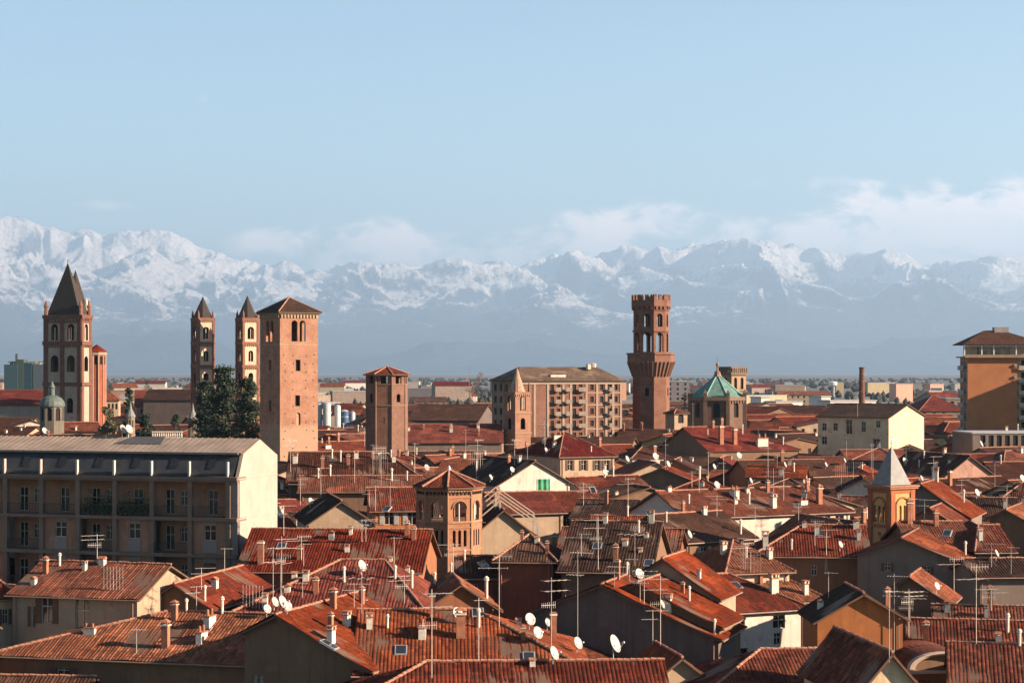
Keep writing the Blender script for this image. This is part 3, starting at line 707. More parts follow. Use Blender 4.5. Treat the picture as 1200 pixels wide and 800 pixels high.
# --- twin spired towers
def twin(px, D, yapex, dy, lab):
    z = lambda y: ZZ(y+dy, D); W = 20.5/F*D
    t = thing('spired_tower', lab, 'tower', (XX(px, D), D+W/2, 0), -31, 'twin spired church towers'); P = sq(W)
    row = [(0,z(390),2.1,3.6,1),(0,z(417),1.5,3.2,1),(0,z(443),1.5,3.2,1)]
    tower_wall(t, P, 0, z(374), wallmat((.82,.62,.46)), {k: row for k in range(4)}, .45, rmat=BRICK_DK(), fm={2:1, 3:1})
    mb = MB(); H = W/2
    for x in (-H+.3, H-.3):
        for q in (-1, 1): mb.box(x-.34, x+.34, q*(H+.08)-.1, q*(H+.08)+.1, 0, z(374)); mb.box(q*(H+.08)-.1, q*(H+.08)+.1, x-.34, x+.34, 0, z(374))
    for y, h in ((374,.9),(402,.8),(429,.8),(455,.8)): band(mb, P, z(y), h, .25); dentils(mb, P, z(y)-.7, .5, .16, .6)
    mb.build('brick_trim', [BRICK()], t)
    # left and back walls use dark brick, which puts their shade into the colour
    for k in range(4):
        for zy, hh in ((391,3.0),(418,2.6)): cb = MB(); mullion(cb, P[k], P[(k+1)%4], 0, z(zy), hh, 0, .09); cb.build('colonnette', [LIME()], t)
    pyramid_roof(t, ring(W*.56, 8, R(22.5)), z(372), z(yapex), plain('dark_stone_spire', (.034,.026,.022)), .0, name='spire', cap=False)
    for x in (-1,1):
        for y in (-1,1): pb = MB(); pb.lathe([(.42,z(374)),(.38,z(368)),(.04,z(363))], 6, (x*(H-.3), y*(H-.3))); pb.build('pinnacle', [BRICK()], t)
twin(236, 560, 346.5, 0, 'left one of the two slim pale and red church towers with grey pointed spires')
twin(288.5, 552, 345.5, 0, 'right one of the twin slim spired church towers, next to the great brick tower')

# --- great plain brick tower
def bricktower():
    D = 352; W = 7.95; z = lambda y: ZZ(y, D); cx = XX(338.5, D)
    t = thing('brick_tower', 'massive square medieval brick tower with low tiled roof and paired arched openings', 'tower', (cx, D, 0), -35); P = sq(W)
    zw = z(369)
    base = [(.75,z(390)+.3,1.25,3.9,1),(-.95,z(390)+.3,1.25,3.9,1),(-.2,z(428),1.0,2.1,0),(-.3,z(469),1.0,2.0,0)]
    holes = {0: base+[(-.15,z(490),.9,2.3,1)], 1: base[:2], 2: base[:2], 3: base[:2]+[(0,z(428),.9,2,0),(0,z(475),.9,2,0)]}
    # blocked niche and slits sit on the dark core inside
    tower_wall(t, P, 0, zw, brickmat('great_tower_brick', (.47,.21,.125), (.58,.31,.20), (.60,.44,.33), patch=(21.5, (.66,.44,.29))), holes, .45)
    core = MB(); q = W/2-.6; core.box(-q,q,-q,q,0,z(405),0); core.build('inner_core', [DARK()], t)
    nb = MB(); ux = P[1]; nb.box(-.6, .3, -W/2+.28, -W/2+.34, z(490)-1.15, z(490)+1.15); nb.build('niche_infill', [wallmat((.6,.42,.28))], t)
    mb = MB(); dentils(mb, P, zw-.35, .6, .22, .62); band(mb, P, zw+.12, .3, .3); band(mb, P, z(404), .18, .06)
    for k in range(4): pass
    mb.build('cornice', [wallmat(WALLS['beige'])], t)
    pl = MB(); rr = random.Random(3)                     # square putlog holes left by the scaffolding
    for k in range(4):
        a, b = P[k], P[(k+1)%4]; u = ((b[0]-a[0])/W, (b[1]-a[1])/W)
        for zz in np.arange(z(533), z(408), 1.55):
            for s in (.9, 2.6, 5.4, 7.1):
                if rr.random() < .72: pl.obox((a[0]+u[0]*(s+rr.uniform(-.2,.2)), a[1]+u[1]*s, zz+rr.uniform(-.15,.15)), u, (.11,.02,.11))
    pl.build('putlog_hole', [DARK()], t)
    cb = MB()
    for k in range(4): mullion(cb, P[k], P[(k+1)%4], -.1, z(389)-.2, 3.2, 0, .14)
    pyramid_roof(t, P, z(366.5), z(349), T_DARK(), .65, False)
    fb = MB(); fb.tube((0,0,z(350)),(0,0,z(345)),.06,5); fb.build('lightning_rod', [STEEL()], t)
bricktower()

# --- octagonal brick tower
def oct_brick():
    D = 386; r = 24.6/F*D; z = lambda y: ZZ(y, D)
    t = thing('octagonal_tower', 'dark octagonal brick tower with low red tiled roof right of the great brick tower', 'tower', (XX(453.5,D), D, 0), 5)
    O = ring(r, 8, R(22.5)); zt = z(439)
    tower_wall(t, O, 0, zt, brickmat('dull_tower_brick', (.27,.12,.08), (.38,.19,.13), (.42,.33,.26)), {k: [(0,z(445.5),1.5,1.6,0)]+([(0,z(466),.95,1.7,1)] if k%2 == 0 else []) + ([(0,z(492),.2,1.2,0)] if k%2 else []) for k in range(8)}, .4)
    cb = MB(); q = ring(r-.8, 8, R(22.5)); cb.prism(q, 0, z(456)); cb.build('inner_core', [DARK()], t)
    mb = MB(); band(mb, O, z(474.5), .3, .1); band(mb, O, z(450), .22, .1)
    for k in range(8): mb.tube((O[k][0],O[k][1],0),(O[k][0],O[k][1],zt),.16,5)
    mb.build('brick_trim', [wallmat((.40,.27,.2))], t)
    pyramid_roof(t, O, z(438.5), z(429.5), T_RED(), .55, False)
oct_brick()

# --- crenellated tower
def crenel():
    D = 489; s = F/D; z = lambda y: ZZ(y, D)
    t = thing('crenellated_tower', 'tall octagonal brick tower flaring to a gallery and topped with battlements', 'tower', (XX(763,D), D, 0), 18)
    a8 = R(22.5); r1 = 21.8/s; O1 = ring(r1, 8, a8); r2 = 20.9/s; O2 = ring(r2, 8, a8); rg = 28.0/s; OG = ring(rg, 8, a8)
    B = brickmat('crenel_brick', (.25,.10,.065), (.38,.17,.105), (.42,.30,.22))
    tower_wall(t, O1, 0, z(441), B, {k: [(0,z(459),1.1,2.1,0)] for k in (7,1,3,5)}, .4)
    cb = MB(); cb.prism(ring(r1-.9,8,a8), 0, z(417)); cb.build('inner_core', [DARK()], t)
    g = MB(); g.prism(O1, z(441), z(424), 0, OG, False); g.prism(OG, z(424), z(415), 0)
    g.build('gallery_corbel', [B], t)
    ms = MB(); n = 8
    for i in range(n):       # tall arched machicolation ribs
        for j in range(4):
            f = (j+.5)/4; p0 = Vector(O1[i]).lerp(Vector(O1[(i+1)%n]), f); p1 = Vector(OG[i]).lerp(Vector(OG[(i+1)%n]), f)
            ms.tube((p0.x*1.03,p0.y*1.03,z(441)), (p1.x*1.03,p1.y*1.03,z(424)), .18, 4)
    ms.build('machicolation_rib', [wallmat((.45,.25,.17))], t)
    for PP, zy in ((OG,414.5),(O2,388),(O2,363)): tb = MB(); band(tb, PP, z(zy), .45, .25); tb.build('brick_band', [B], t)
    h1 = {k: [(0,z(401),2.3,5.0,1)] for k in range(8)}; tower_wall(t, O2, z(415), z(388), B, h1, .55, 'lower_belfry_wall', cap=False)
    h2 = {k: [(0,z(375.5),1.7,3.4,1)] for k in range(8)}; tower_wall(t, O2, z(388), z(360), B, h2, .55, 'upper_belfry_wall', cap=False)
    for k in range(8):
        for zy, hh in ((402,3.8),(376,2.6)): mm = MB(); mullion(mm, O2[k], O2[(k+1)%8], 0, z(zy), hh, 0, .09); mm.build('colonnette', [wallmat((.45,.25,.17))], t)
    O3 = ring(23.2/s, 8, a8); pb = MB(); pb.prism(O2, z(363), z(359), 0, O3, False); pb.prism(O3, z(359), z(352)); dentils(pb, O2, z(361), .7, .6, .9)
    pb.build('parapet', [B], t)
    for i in range(8):
        a, b = O3[i], O3[(i+1)%8]; ln = math.hypot(b[0]-a[0], b[1]-a[1]); u = ((b[0]-a[0])/ln, (b[1]-a[1])/ln)
        for f in (.12, .5, .88):
            mb = MB(); c = (a[0]+u[0]*ln*f-u[1]*.25, a[1]+u[1]*ln*f+u[0]*.25, z(349.7)); mb.obox(c, u, (.45,.25,.55))
            for q in (-.28,.28): mb.obox((c[0]+u[0]*q, c[1]+u[1]*q, c[2]+.72), u, (.16,.25,.18))
            mb.build('merlon', [B], t)
    # little white loggia building at its foot
    t2 = thing('roof_loggia', 'small cream arched loggia at the foot of the crenellated tower', 'building', (XX(791,D-8), D-12, 0), -30)
    tower_wall(t2, [(-2,-2),(2,-2),(2,2),(-2,2)], 0, ZZ(484,D-12), wallmat(WALLS['beige']), {0: [(0,ZZ(490,D-12),1.7,2.3,1)], 1: [(0,ZZ(490,D-12),1.7,2.3,1)]}, .3, glass=True)
    pyramid_roof(t2, sq(4), ZZ(484,D-12), ZZ(479.5,D-12), T_BROWN(), .5)
crenel()

# --- small campanile with a cone spire
def campanile():
    D = 416; s = F/D; W = 22.6/s; z = lambda y: ZZ(y, D)
    t = thing('small_campanile', 'small brick campanile with sharp stone cone, standing before the brick apartment block', 'tower', (XX(606,D), D, 0), -37); P = sq(W)
    fr = [(0,z(472),1.6,3.3,1),(0,z(496),1.3,2.5,1)]
    tower_wall(t, P, 0, z(459), brickmat('campanile_brick', (.42,.19,.11), (.52,.27,.17), (.55,.42,.32)), {k: fr for k in range(4)}, .35)
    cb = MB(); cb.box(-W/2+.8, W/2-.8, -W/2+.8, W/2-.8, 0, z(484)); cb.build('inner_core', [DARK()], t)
    for y in (483.5, 507): mb = MB(); band(mb, P, z(y), .35, .18); mb.build('brick_band', [wallmat((.5,.33,.22))], t)
    mb = MB(); dentils(mb, P, z(463), .4, .15, .5); mb.build('cornice', [wallmat((.5,.33,.22))], t)
    for k in range(4): mb = MB(); mullion(mb, P[k], P[(k+1)%4], 0, z(472.5), 2.6, 0, .08); mb.build('colonnette', [LIME()], t)
    sb = MB(); sb.lathe([(W*.46,z(459)),(W*.30,z(450)),(W*.16,z(441)),(.03,z(431))], 12); sb.build('spire', [plain('pale_stone_cone', (.26,.17,.115), .9, var=.3)], t)
    for x in (-1,1):
        for y in (-1,1): pb = MB(); pb.lathe([(.32,z(459)),(.3,z(453)),(.03,z(446))], 6, (x*(W/2-.25), y*(W/2-.25))); pb.build('pinnacle', [BRICK()], t)
    fb = MB(); fb.tube((0,0,z(432)),(0,0,z(428)),.05,4); fb.build('cross', [RUST()], t)
campanile()

# --- green domed church with square tower behind
def domed():
    D = 520; s = F/D; z = lambda y: ZZ(y, D); r = 34.5/s
    t = thing('domed_church', 'octagonal brick church drum under a green copper roof with a finial', 'church', (XX(843,D), D+r*.6, 0), 8)
    O = ring(r, 8, R(22.5)); B = brickmat('drum_brick', (.20,.11,.08), (.30,.18,.12), (.34,.27,.21))
    tower_wall(t, O, 0, z(467), B, {k: [(0,z(480),1.8,4.2,1)] for k in range(8)}, .6, glass=True)
    mb = MB(); band(mb, O, z(467), 1.0, .5); dentils(mb, O, z(470.5), .7, .3, .9)
    for k in range(8): mb.box(O[k][0]-.5, O[k][0]+.5, O[k][1]-.5, O[k][1]+.5, 0, z(461)); mb.cone([(O[k][0]+dx*.6, O[k][1]+dy*.6) for dx,dy in ((-1,-1),(1,-1),(1,1),(-1,1))], z(461), (O[k][0],O[k][1],z(456)))
    mb.build('stone_trim', [wallmat((.34,.25,.19))], t)
    pyramid_roof(t, ring(r*.98,8,R(22.5)), z(465.5), z(438), TILES['green'](), .0, name='copper_roof', cap=False)
    rb = MB()
    for p in ring(r, 8, R(22.5)): rb.tube((p[0],p[1],z(465.5)), (0,0,z(437.8)), .16, 5)
    rb.build('copper_rib', [plain('pale_verdigris', (.18,.32,.27), .7)], t)
    fb = MB(); fb.lathe([(1.2,z(441)),(.8,z(437)),(.9,z(436)),(.3,z(434)),(.25,z(430)),(.5,z(427)),(.08,z(424)),(.05,z(418))], 8); fb.build('finial', [RUST()], t)
    D2 = 548; z2 = lambda y: ZZ(y, D2)
    t2 = thing('square_tower', 'square cream tower with balustraded top right behind the green copper roof', 'tower', (XX(859,D2), D2, 0), -32); P = sq(21.5*D2/F)
    tower_wall(t2, P, 0, z2(437), wallmat((.56,.42,.28)), {0: [(-1.2,z2(449),1.1,3.4,1),(1.2,z2(449),1.1,3.4,1)], 3: [(0,z2(449),1.4,3.4,1)]}, .5, glass=True)
    mb = MB(); band(mb, P, z2(437.5), .9, .6); band(mb, P, z2(430.5), .5, .5); dentils(mb, [(x*1.12,y*1.12) for x,y in P], z2(434), 1.4, .3, .7); band(mb, P, z2(458), .5, .3)
    mb.build('balustrade', [wallmat((.34,.27,.22))], t2)
domed()

# --- near right church tower with pyramid spire
def small_church():
    D = 200; s = F/D; W = 37.0/s; z = lambda y: ZZ(y, D); cx = XX(1044.5,D)
    t = thing('church_tower', 'orange and yellow church bell tower with grey pyramid spire among the right hand roofs', 'tower', (cx, D, 0), -32); P = sq(W)
    f0 = [(-.32,z(600),.42,1.7,1),(.32,z(600),.42,1.7,1)]; f3 = [(-.7,z(601),.5,1.7,1),(0,z(601),.5,1.7,1),(.7,z(601),.5,1.7,1)]
    WO = wallmat((.56,.20,.09)); WY = wallmat((.74,.46,.19))
    tower_wall(t, P, 0, z(572), WY, {0: f0, 1: f0, 2: f3, 3: f3}, .3, cap=True)
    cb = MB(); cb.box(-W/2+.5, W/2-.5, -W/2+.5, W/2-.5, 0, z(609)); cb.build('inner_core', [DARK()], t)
    mb = MB(); H = W/2
    for x in (-H+.28, H-.28):
        for q in (-1,1): mb.box(x-.3, x+.3, q*(H+.05)-.07, q*(H+.05)+.07, 0, z(572)); mb.box(q*(H+.05)-.07, q*(H+.05)+.07, x-.3, x+.3, 0, z(572))
    band(mb, P, z(574), .42, .10); band(mb, P, z(615), .35, .10); mb.build('orange_pilaster', [WO], t)
    for k in range(4):       # raised arch moulding over the belfry openings
        ab = MB(); a, b = P[k], P[(k+1)%4]; u = ((b[0]-a[0])/W, (b[1]-a[1])/W); c = Vector(((a[0]+b[0])/2+u[1]*.05, (a[1]+b[1])/2-u[0]*.05)); rr = .95; prev = None
        for q in range(9):
            an = math.pi*q/8; p = (c.x+u[0]*rr*math.cos(an), c.y+u[1]*rr*math.cos(an), z(592)+rr*math.sin(an))
            if prev: ab.tube(prev, p, .09, 5)
            prev = p
        for sg in (-1,1): ab.tube((c.x+u[0]*rr*sg, c.y+u[1]*rr*sg, z(611)), (c.x+u[0]*rr*sg, c.y+u[1]*rr*sg, z(592)), .09, 5)
        c2 = (c.x, c.y, z(624)); ab.obox((c2[0],c2[1],c2[2]), u, (.16,.04,.16))
        ab.build('arch_moulding', [WO], t)
    kb = MB(); band(kb, P, z(570.5), .22, .38); band(kb, P, z(568.5), .18, .5); kb.build('cornice', [wallmat((.55,.28,.18))], t)
    G_ = plain('grey_lead_spire', (.15,.14,.13), .6, var=.2); pyramid_roof(t, [(x*.86,y*.86) for x,y in P], z(567), z(522), G_, .0, name='spire', cap=False)
    fb = MB(); fb.tube((0,0,z(523)),(0,0,z(511)),.04,5); fb.lathe([(.03,z(520)),(.12,z(519)),(.03,z(518))], 6); fb.obox((0,0,z(514)), (1,0), (.3,.03,.03)); fb.build('cross', [STEEL()], t)
small_church()

# --- central octagonal tower
def oct_centre():
    D = 199; s = F/D; z = lambda y: ZZ(y, D); r = 37.6/s; cx = XX(525,D)
    t = thing('octagonal_belfry', 'stout orange brick octagonal tower with red tiled cap in the centre of the rooftops', 'tower', (cx, D+r, 0), 0)
    O = ring(r*1.02, 8, R(0)); B = brickmat('belfry_brick', (.60,.23,.11), (.68,.31,.16), (.56,.42,.30)); zt = z(572)
    side = 2*r*math.sin(R(22.5))
    fh = [(0,z(600),1.5,2.2,1)]; lh = [(k*.62, z(631), .34, 1.75, 1) for k in (-1,0,1)]
    tower_wall(t, O, 0, zt, B, {k: fh+lh for k in range(8)}, .3)
    cb = MB(); cb.prism(ring(r-.75, 8), 0, z(612)); cb.build('inner_core', [DARK()], t)
    mb = MB(); band(mb, O, z(612), .22, .10); band(mb, O, z(645), .16, .08); band(mb, O, z(618.5), .12, .06); band(mb, O, z(583), .14, .08)
    for k in range(8):
        mb.tube((O[k][0],O[k][1],0),(O[k][0],O[k][1],zt),.10,5)
        a, b = O[k], O[(k+1)%8]; ln = math.hypot(b[0]-a[0], b[1]-a[1]); u = ((b[0]-a[0])/ln, (b[1]-a[1])/ln); c = Vector(((a[0]+b[0])/2+u[1]*.05, (a[1]+b[1])/2-u[0]*.05)); rr = .85; prev = None
        for q in range(9):
            an = math.pi*q/8; p = (c.x+u[0]*rr*math.cos(an), c.y+u[1]*rr*math.cos(an), z(596)+rr*math.sin(an))
            if prev: mb.tube(prev, p, .07, 5)
            prev = p
    mb.build('brick_trim', [wallmat((.56,.33,.2))], t)
    nb = MB(); dentils(nb, O, z(578), .34, .09, .42, 0); nb.build('small_arcade', [DARK()], t)
    c2 = MB(); band(c2, O, z(574), .3, .18); dentils(c2, O, z(575.6), .2, .2, .3); c2.build('cornice', [B], t)
    for k in range(8): mm = MB(); mullion(mm, O[k], O[(k+1)%8], 0, z(601), 2.0, 0, .08); mm.build('colonnette', [LIME()], t)
    pyramid_roof(t, O, z(571), z(553), T_RED(), .35, True)
    fb = MB(); fb.lathe([(.3,z(554)),(.2,z(550)),(.06,z(547))], 8); fb.build('finial', [STEEL()], t)
oct_centre()

# ------------------------------------------------------------------ left apartment block
def left_block():
    D = 176; th = 16; z = lambda y, d=D: ZZ(y, d)
    t = thing('apartment_block', 'long shaded apartment block at left with loggias, grey sheet roof and sunlit cream end wall', 'building', (XX(279,D), D, 0), th)
    Lx = -38.; dep = 9.3; zc = z(559); fl = [z(607), z(650), z(695), z(695)-3.6, z(695)-7.2]; lev = [zc]+fl
    PL = wallmat((.56,.32,.22)); 
    bay = 3.93; xs = [-.95-bay*k for k in range(10)]
    # inner facade set back behind the loggias, floor slabs, end walls
    mb = MB(); holes = []
    wb = MB(); wins = []
    for i in range(len(lev)-1):
        zt_, zb = lev[i]-.35, lev[i+1]
        for k in range(9):
            x1 = xs[k]-.25; x0 = xs[k+1]+.25; flush = (i > 0 and k % 2 == 0)
            if flush:
                h = ((x0+x1)/2-.62, (x0+x1)/2+.62, zb+1.25, zb+2.75)
                o = (x0, .1); wins.append((o, (h[0]-x0, h[1]-x0, h[2], h[3]), .22, 'f'))
                wall_face(mb, o, (1,0), x1-x0, zb, zt_+.35, [(h[0]-x0, h[1]-x0, h[2], h[3])], 0, .22)
                wb.box(h[0]-.08, h[1]+.08, .04, .097, zb+.1, zb+1.2); wb.box(h[0]-.08, h[1]+.08, .04, .097, zb+2.8, zt_+.3)
            else:
                ws = 1 if k % 3 == 0 else 0
                q = [(.55,1.5,zb+.12,zb+2.5),(2.1,2.9,zb+.95,zb+2.4)] if k % 2 else [(1.1,2.1,zb+.12,zb+2.5)]
                o = (x0-.25, 1.6); q = [(a,b,c,d) for a,b,c,d in q]
                wall_face(mb, o, (1,0), x1-x0+.5, zb, zt_+.35, q, 0, .18)
                for h in q: wins.append((o, h, .18, 'd'))
    mb.box(Lx, 0-.0, 1.78, dep-.2, 0, zc-.02) if False else None
    mb.add([(Lx,1.95,0),(0,1.95,0),(0,1.95,lev[-1]),(Lx,1.95,lev[-1])], [(0,1,2,3)])
    mb.build('facade_wall', [PL], t)
    wb.build('white_spandrel', [wallmat((.46,.41,.40), stain=.2)], t)
    for o, h, d, k in wins: put_window(t, o, (1,0), h, d, 2, 'b' if (k == 'f') else None, closed=True) if k == 'f' and int(h[2]*3) % 3 else put_window(t, o, (1,0), h, d, 2)
    sb = MB()
    for zz in lev: sb.box(Lx, .02, -.35, 1.9, zz-.32, zz)
    sb.box(Lx, .0, -.25, .3, zc-.5, zc-.1); sb.build('floor_slab', [wallmat((.36,.27,.225))], t)
    for x in xs:
        pb = MB(); pb.box(x-.22, x+.22, -.22, .3, 0, zc-.5); pb.build('pilaster', [wallmat((.36,.27,.225))], t)
    pb = MB(); pb.box(-.9, -.0, -.1, .4, 0, zc-.3); pb.build('pilaster', [wallmat((.40,.35,.34))], t)
    # railings
    for i in range(1, len(lev)):
        for k in range(9):
            if i > 1 and k % 2 == 0: continue
            rb = MB(); a = xs[k+1]+.25; b = xs[k]-.25; zz = lev[i]
            rb.box(a, b, -.24, -.20, zz+1.0, zz+1.05); rb.box(a, b, -.24, -.20, zz+.12, zz+.15)
            n = int((b-a)/.16)
            for j in range(n+1): x = a+(b-a)*j/n; rb.box(x-.012, x+.012, -.232, -.208, zz+.1, zz+1.02)
            rb.build('railing', [plain('dark_railing', (.04,.035,.03), .5)], t)
    for k in (2, 3):          # potted greenery crowding two loggias of the top floor
        cb = MB(); rr = random.Random(k)
        for j in range(900):
            x = rr.uniform(xs[k+1]+.4, xs[k]-.4); zz = lev[1]+.25+abs(rr.gauss(0,.85))*(.6+.5*math.sin(x*2.3)**2); y = rr.uniform(-.3,.7)
            if zz > lev[1]+2.5: continue
            v = Vector((rr.gauss(0,1),rr.gauss(0,1),rr.gauss(0,1))).normalized(); a = v.orthogonal().normalized()*.11; b = v.cross(a).normalized()*.08
            c = Vector((x,y,zz)); cb.add([c-a,c-b,c+a,c+b], [(0,1,2,3)])
        for j in range(6): x = xs[k+1]+.6+j*.5; cb.box(x-.13, x+.13, -.1, .2, lev[1]+.05, lev[1]+.4)
        cb.build('balcony_plants', [plain('dark_balcony_leaves', (.045,.06,.03), .8, var=.4, scale=6)], t)
    # sunlit end wall with the mansard profile
    z_e = z(531,177); zr = ZZ(514.5,181); zb_ = ZZ(531,188.5)
    prof = [(0,0),(dep,0),(dep,zb_),(5.1,zr),(1.25,z_e-.05),(.15,zc)]
    eb = MB(); eb.add([(0,y,q) for y,q in prof]+[(-.35,y,q) for y,q in prof], [tuple(range(6)), tuple(range(11,5,-1))]+[(i,i+6,(i+1)%6+6,(i+1)%6) for i in range(6)])
    eb.add([(0,dep,0),(Lx,dep,0),(Lx,dep,zb_),(0,dep,zb_)], [(0,1,2,3)])
    for zz in (lev[1]-.1, lev[0]-.2): eb.box(0, .035, .1, dep, zz-.05, zz+.05)
    eb.build('end_wall', [wallmat((.58,.55,.49), stain=.2)], t)
    rb = MB(); e = .35
    for q in ([(Lx,.9,z_e),( -.1,.9,z_e),(-.1,5.1,zr+.05),(Lx,5.1,zr+.05)], [(-.1,dep+.3,zb_),(Lx,dep+.3,zb_),(Lx,5.1,zr+.05),(-.1,5.1,zr+.05)]):
        slab(rb, [(a,b,c+.03) for a,b,c in q], .18, 1); tile_plane(rb, q, False, .5, 0, .03)
    for i in range(60):
        x = -.4-i*.63; rb.add([(x,.9,z_e+.04),(x+.05,.9,z_e+.04),(x+.05,5.1,zr+.10),(x,5.1,zr+.10),(x,.9,z_e+.065),(x+.05,.9,z_e+.065),(x+.05,5.1,zr+.15),(x,5.1,zr+.125)], [(4,5,6,7),(0,1,5,4),(1,2,6,5),(0,4,7,3)])
    ro = rb.build('roof', [plain('weathered_sheet_roof', (.20,.15,.115), .75, var=.25, scale=.6), WOOD()], t)
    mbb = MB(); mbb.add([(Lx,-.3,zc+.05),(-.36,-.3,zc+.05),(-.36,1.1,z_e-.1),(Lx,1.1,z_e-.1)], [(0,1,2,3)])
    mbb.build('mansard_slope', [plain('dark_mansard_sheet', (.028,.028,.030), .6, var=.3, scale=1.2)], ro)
    gb = MB(); gb.box(Lx, -.36, .72, .92, z_e-.12, z_e+.06); gb.build('eave_edge', [plain('dull_eave_strip', (.17,.14,.12), .6)], ro)
    for k, x in enumerate(xs):
        vb = MB(); vb.box(x-.09, x+.09, -.42, -.1, zc+.03, z(541)); vb.build('fin', [wallmat((.72,.70,.66), stain=.1)], t)
        if k < 8:
            kb = MB(); xx = x-2.3; y0, y1 = .15, .75; k0 = zc+.05+(z_e-zc-.15)*(y0+.3)/1.4; k1 = zc+.05+(z_e-zc-.15)*(y1+.3)/1.4
            kb.add([(xx,y0-.05,k0+.05),(xx+.7,y0-.05,k0+.05),(xx+.7,y1-.05,k1+.05),(xx,y1-.05,k1+.05)], [(0,1,2,3)]); kb.build('skylight', [GLASS()], ro)
    tb = MB()
    slab(tb, [(-14.5,3.0,z_e+.75),(-9.5,3.0,z_e+.75),(-9.8,4.6,zr+.2),(-13.2,4.6,zr+.2)], .2, 0); tb.build('roof_hatch', [plain('dark_sheet', (.06,.055,.055), .6)], ro)
    return t
left_block()

# ------------------------------------------------------------------ right tall apartment building
def right_block():
    D = 470; th = 0; z = lambda y: ZZ(y, D); s = F/D
    t = thing('apartment_tower', 'tall apartment building at far right with blank brown wall and terraced top floor', 'building', (XX(1163,D), D, 0), th)
    w = 6.2; dep = 8; mb = MB()
    wall_face(mb, (-w,0), (1,0), 2*w, 0, z(419)); wall_face(mb, (w,0), (0,1), dep, 0, z(419)); wall_face(mb, (w,dep), (-1,0), 2*w, 0, z(419)); mb.build('brown_wall', [wallmat((.62,.27,.12), stain=.15)], t)
    lb = MB(); wall_face(lb, (-w,dep), (0,-1), dep, 0, z(419), [(q, q+1.2, z(419)-2.6-3.1*i, z(419)-.9-3.1*i) for i in range(9) for q in (1.5,4.5)], 0, .3)
    lb.build('side_wall', [wallmat(WALLS['beige'])], t)
    sb = MB(); sb.box(-w-.9, w+8.5, -1.0, dep+.5, z(419), z(419)+.35); sb.box(-w-.9, w+8.5, -1.0, -.9, z(419)+.35, z(419)+.75); sb.build('terrace_slab', [wallmat((.50,.36,.26))], t)
    for i in range(1, 9):
        bb = MB(); zz = z(419)-3.1*i; bb.box(-w-.9, -w+.02, 1, 7, zz, zz+.22); bb.box(-w-.9, -w-.8, 1, 7, zz+.22, zz+1.1); bb.build('balcony', [CONC()], t)
    pb = MB(); hs = [(2.0,4.6,z(416),z(407)),(5.4,8.0,z(416),z(407)),(9.2,10.4,z(416),z(407))]
    wall_face(pb, (-w+.6,1.2), (1,0), 2*w+6.5, z(417), z(405), hs, 0, .2); wall_face(pb, (-w+.6,dep-1), (0,-1), dep-2.2, z(417), z(405))
    pb.build('penthouse_wall', [wallmat((.66,.55,.42))], t)
    for h in hs: put_window(t, (-w+.6,1.2), (1,0), h, .2, 1)
    cb = MB()
    for x in (-w-.9, -w+3.4, 0.2, w-.4, w+4): cb.box(x-.12, x+.12, -.7, -.46, z(417), z(403.5))
    cb.build('terrace_post', [WHITE()], t)
    W2 = w+1.5; z0 = z(403.5); za = z(387)
    polys = [[(-W2,-1.6,z0),(W2+6,-1.6,z0),(4,5,za),(-1,5,za)], [(-W2,dep+2,z0),(-W2,-1.6,z0),(-1,5,za)], [(W2+6,dep+2,z0),(-W2,dep+2,z0),(-1,5,za),(4,5,za)], [(W2+6,-1.6,z0),(W2+6,dep+2,z0),(4,5,za)]]
    finish_roof(t, polys, [((-1,5,za),(4,5,za))], T_BROWN(), False)
    kb = MB(); kb.box(1.6, 5.2, 4.2, 6.4, za-1.2, za+.9); kb.build('lift_housing', [CONC_D()], t)
    # lighter wing with stacked balconies
    wb = MB(); hs = [(a, a+1.3, z(419)-2.7-3.1*i, z(419)-.6-3.1*i) for i in range(9) for a in (1.2, 4.0, 6.6)]
    wall_face(wb, (w+.05,.9), (1,0), 9, 0, z(419), hs, 0, .2); wb.build('wing_wall', [wallmat((.60,.54,.38))], t)
    for h in hs: put_window(t, (w+.05,.9), (1,0), h, .2, 0)
    for i in range(1, 9):
        bb = MB(); zz = z(419)-3.1*i; bb.box(w+.35, w+9, -.5, .88, zz, zz+.2); bb.box(w+.35, w+9, -.5, -.42, zz+.2, zz+1.1); bb.build('balcony', [wallmat((.62,.58,.48))], t)
    for i, (xx, zz) in enumerate(((w-.5, z(421)-1.5),(w-.5, z(421)-4.4))):
        ab = MB(); ab.box(xx-.35, xx+.35, -.35, -.01, zz-.3, zz+.3); ab.build('air_conditioner', [plain('dull_metal_box', (.2,.19,.18), .5)], t)
    # block outside the picture to the right: it throws the shade over the lower half of the brown wall
    t2 = thing('neighbour_block', 'plain apartment block beyond the right edge of the photograph', 'building', (XX(1163,D)+36, D-9, 0), th)
    nb = MB(); nb.prism([(-7,-9),(7,-9),(7,9),(-7,9)], 0, 36.5); nb.build('wall', [wallmat(WALLS['beige'])], t2); nb = MB(); nb.prism([(-7.5,-9.5),(7.5,-9.5),(7.5,9.5),(-7.5,9.5)], 36.5, 37); nb.build('roof', [CONC()], t2)
right_block()

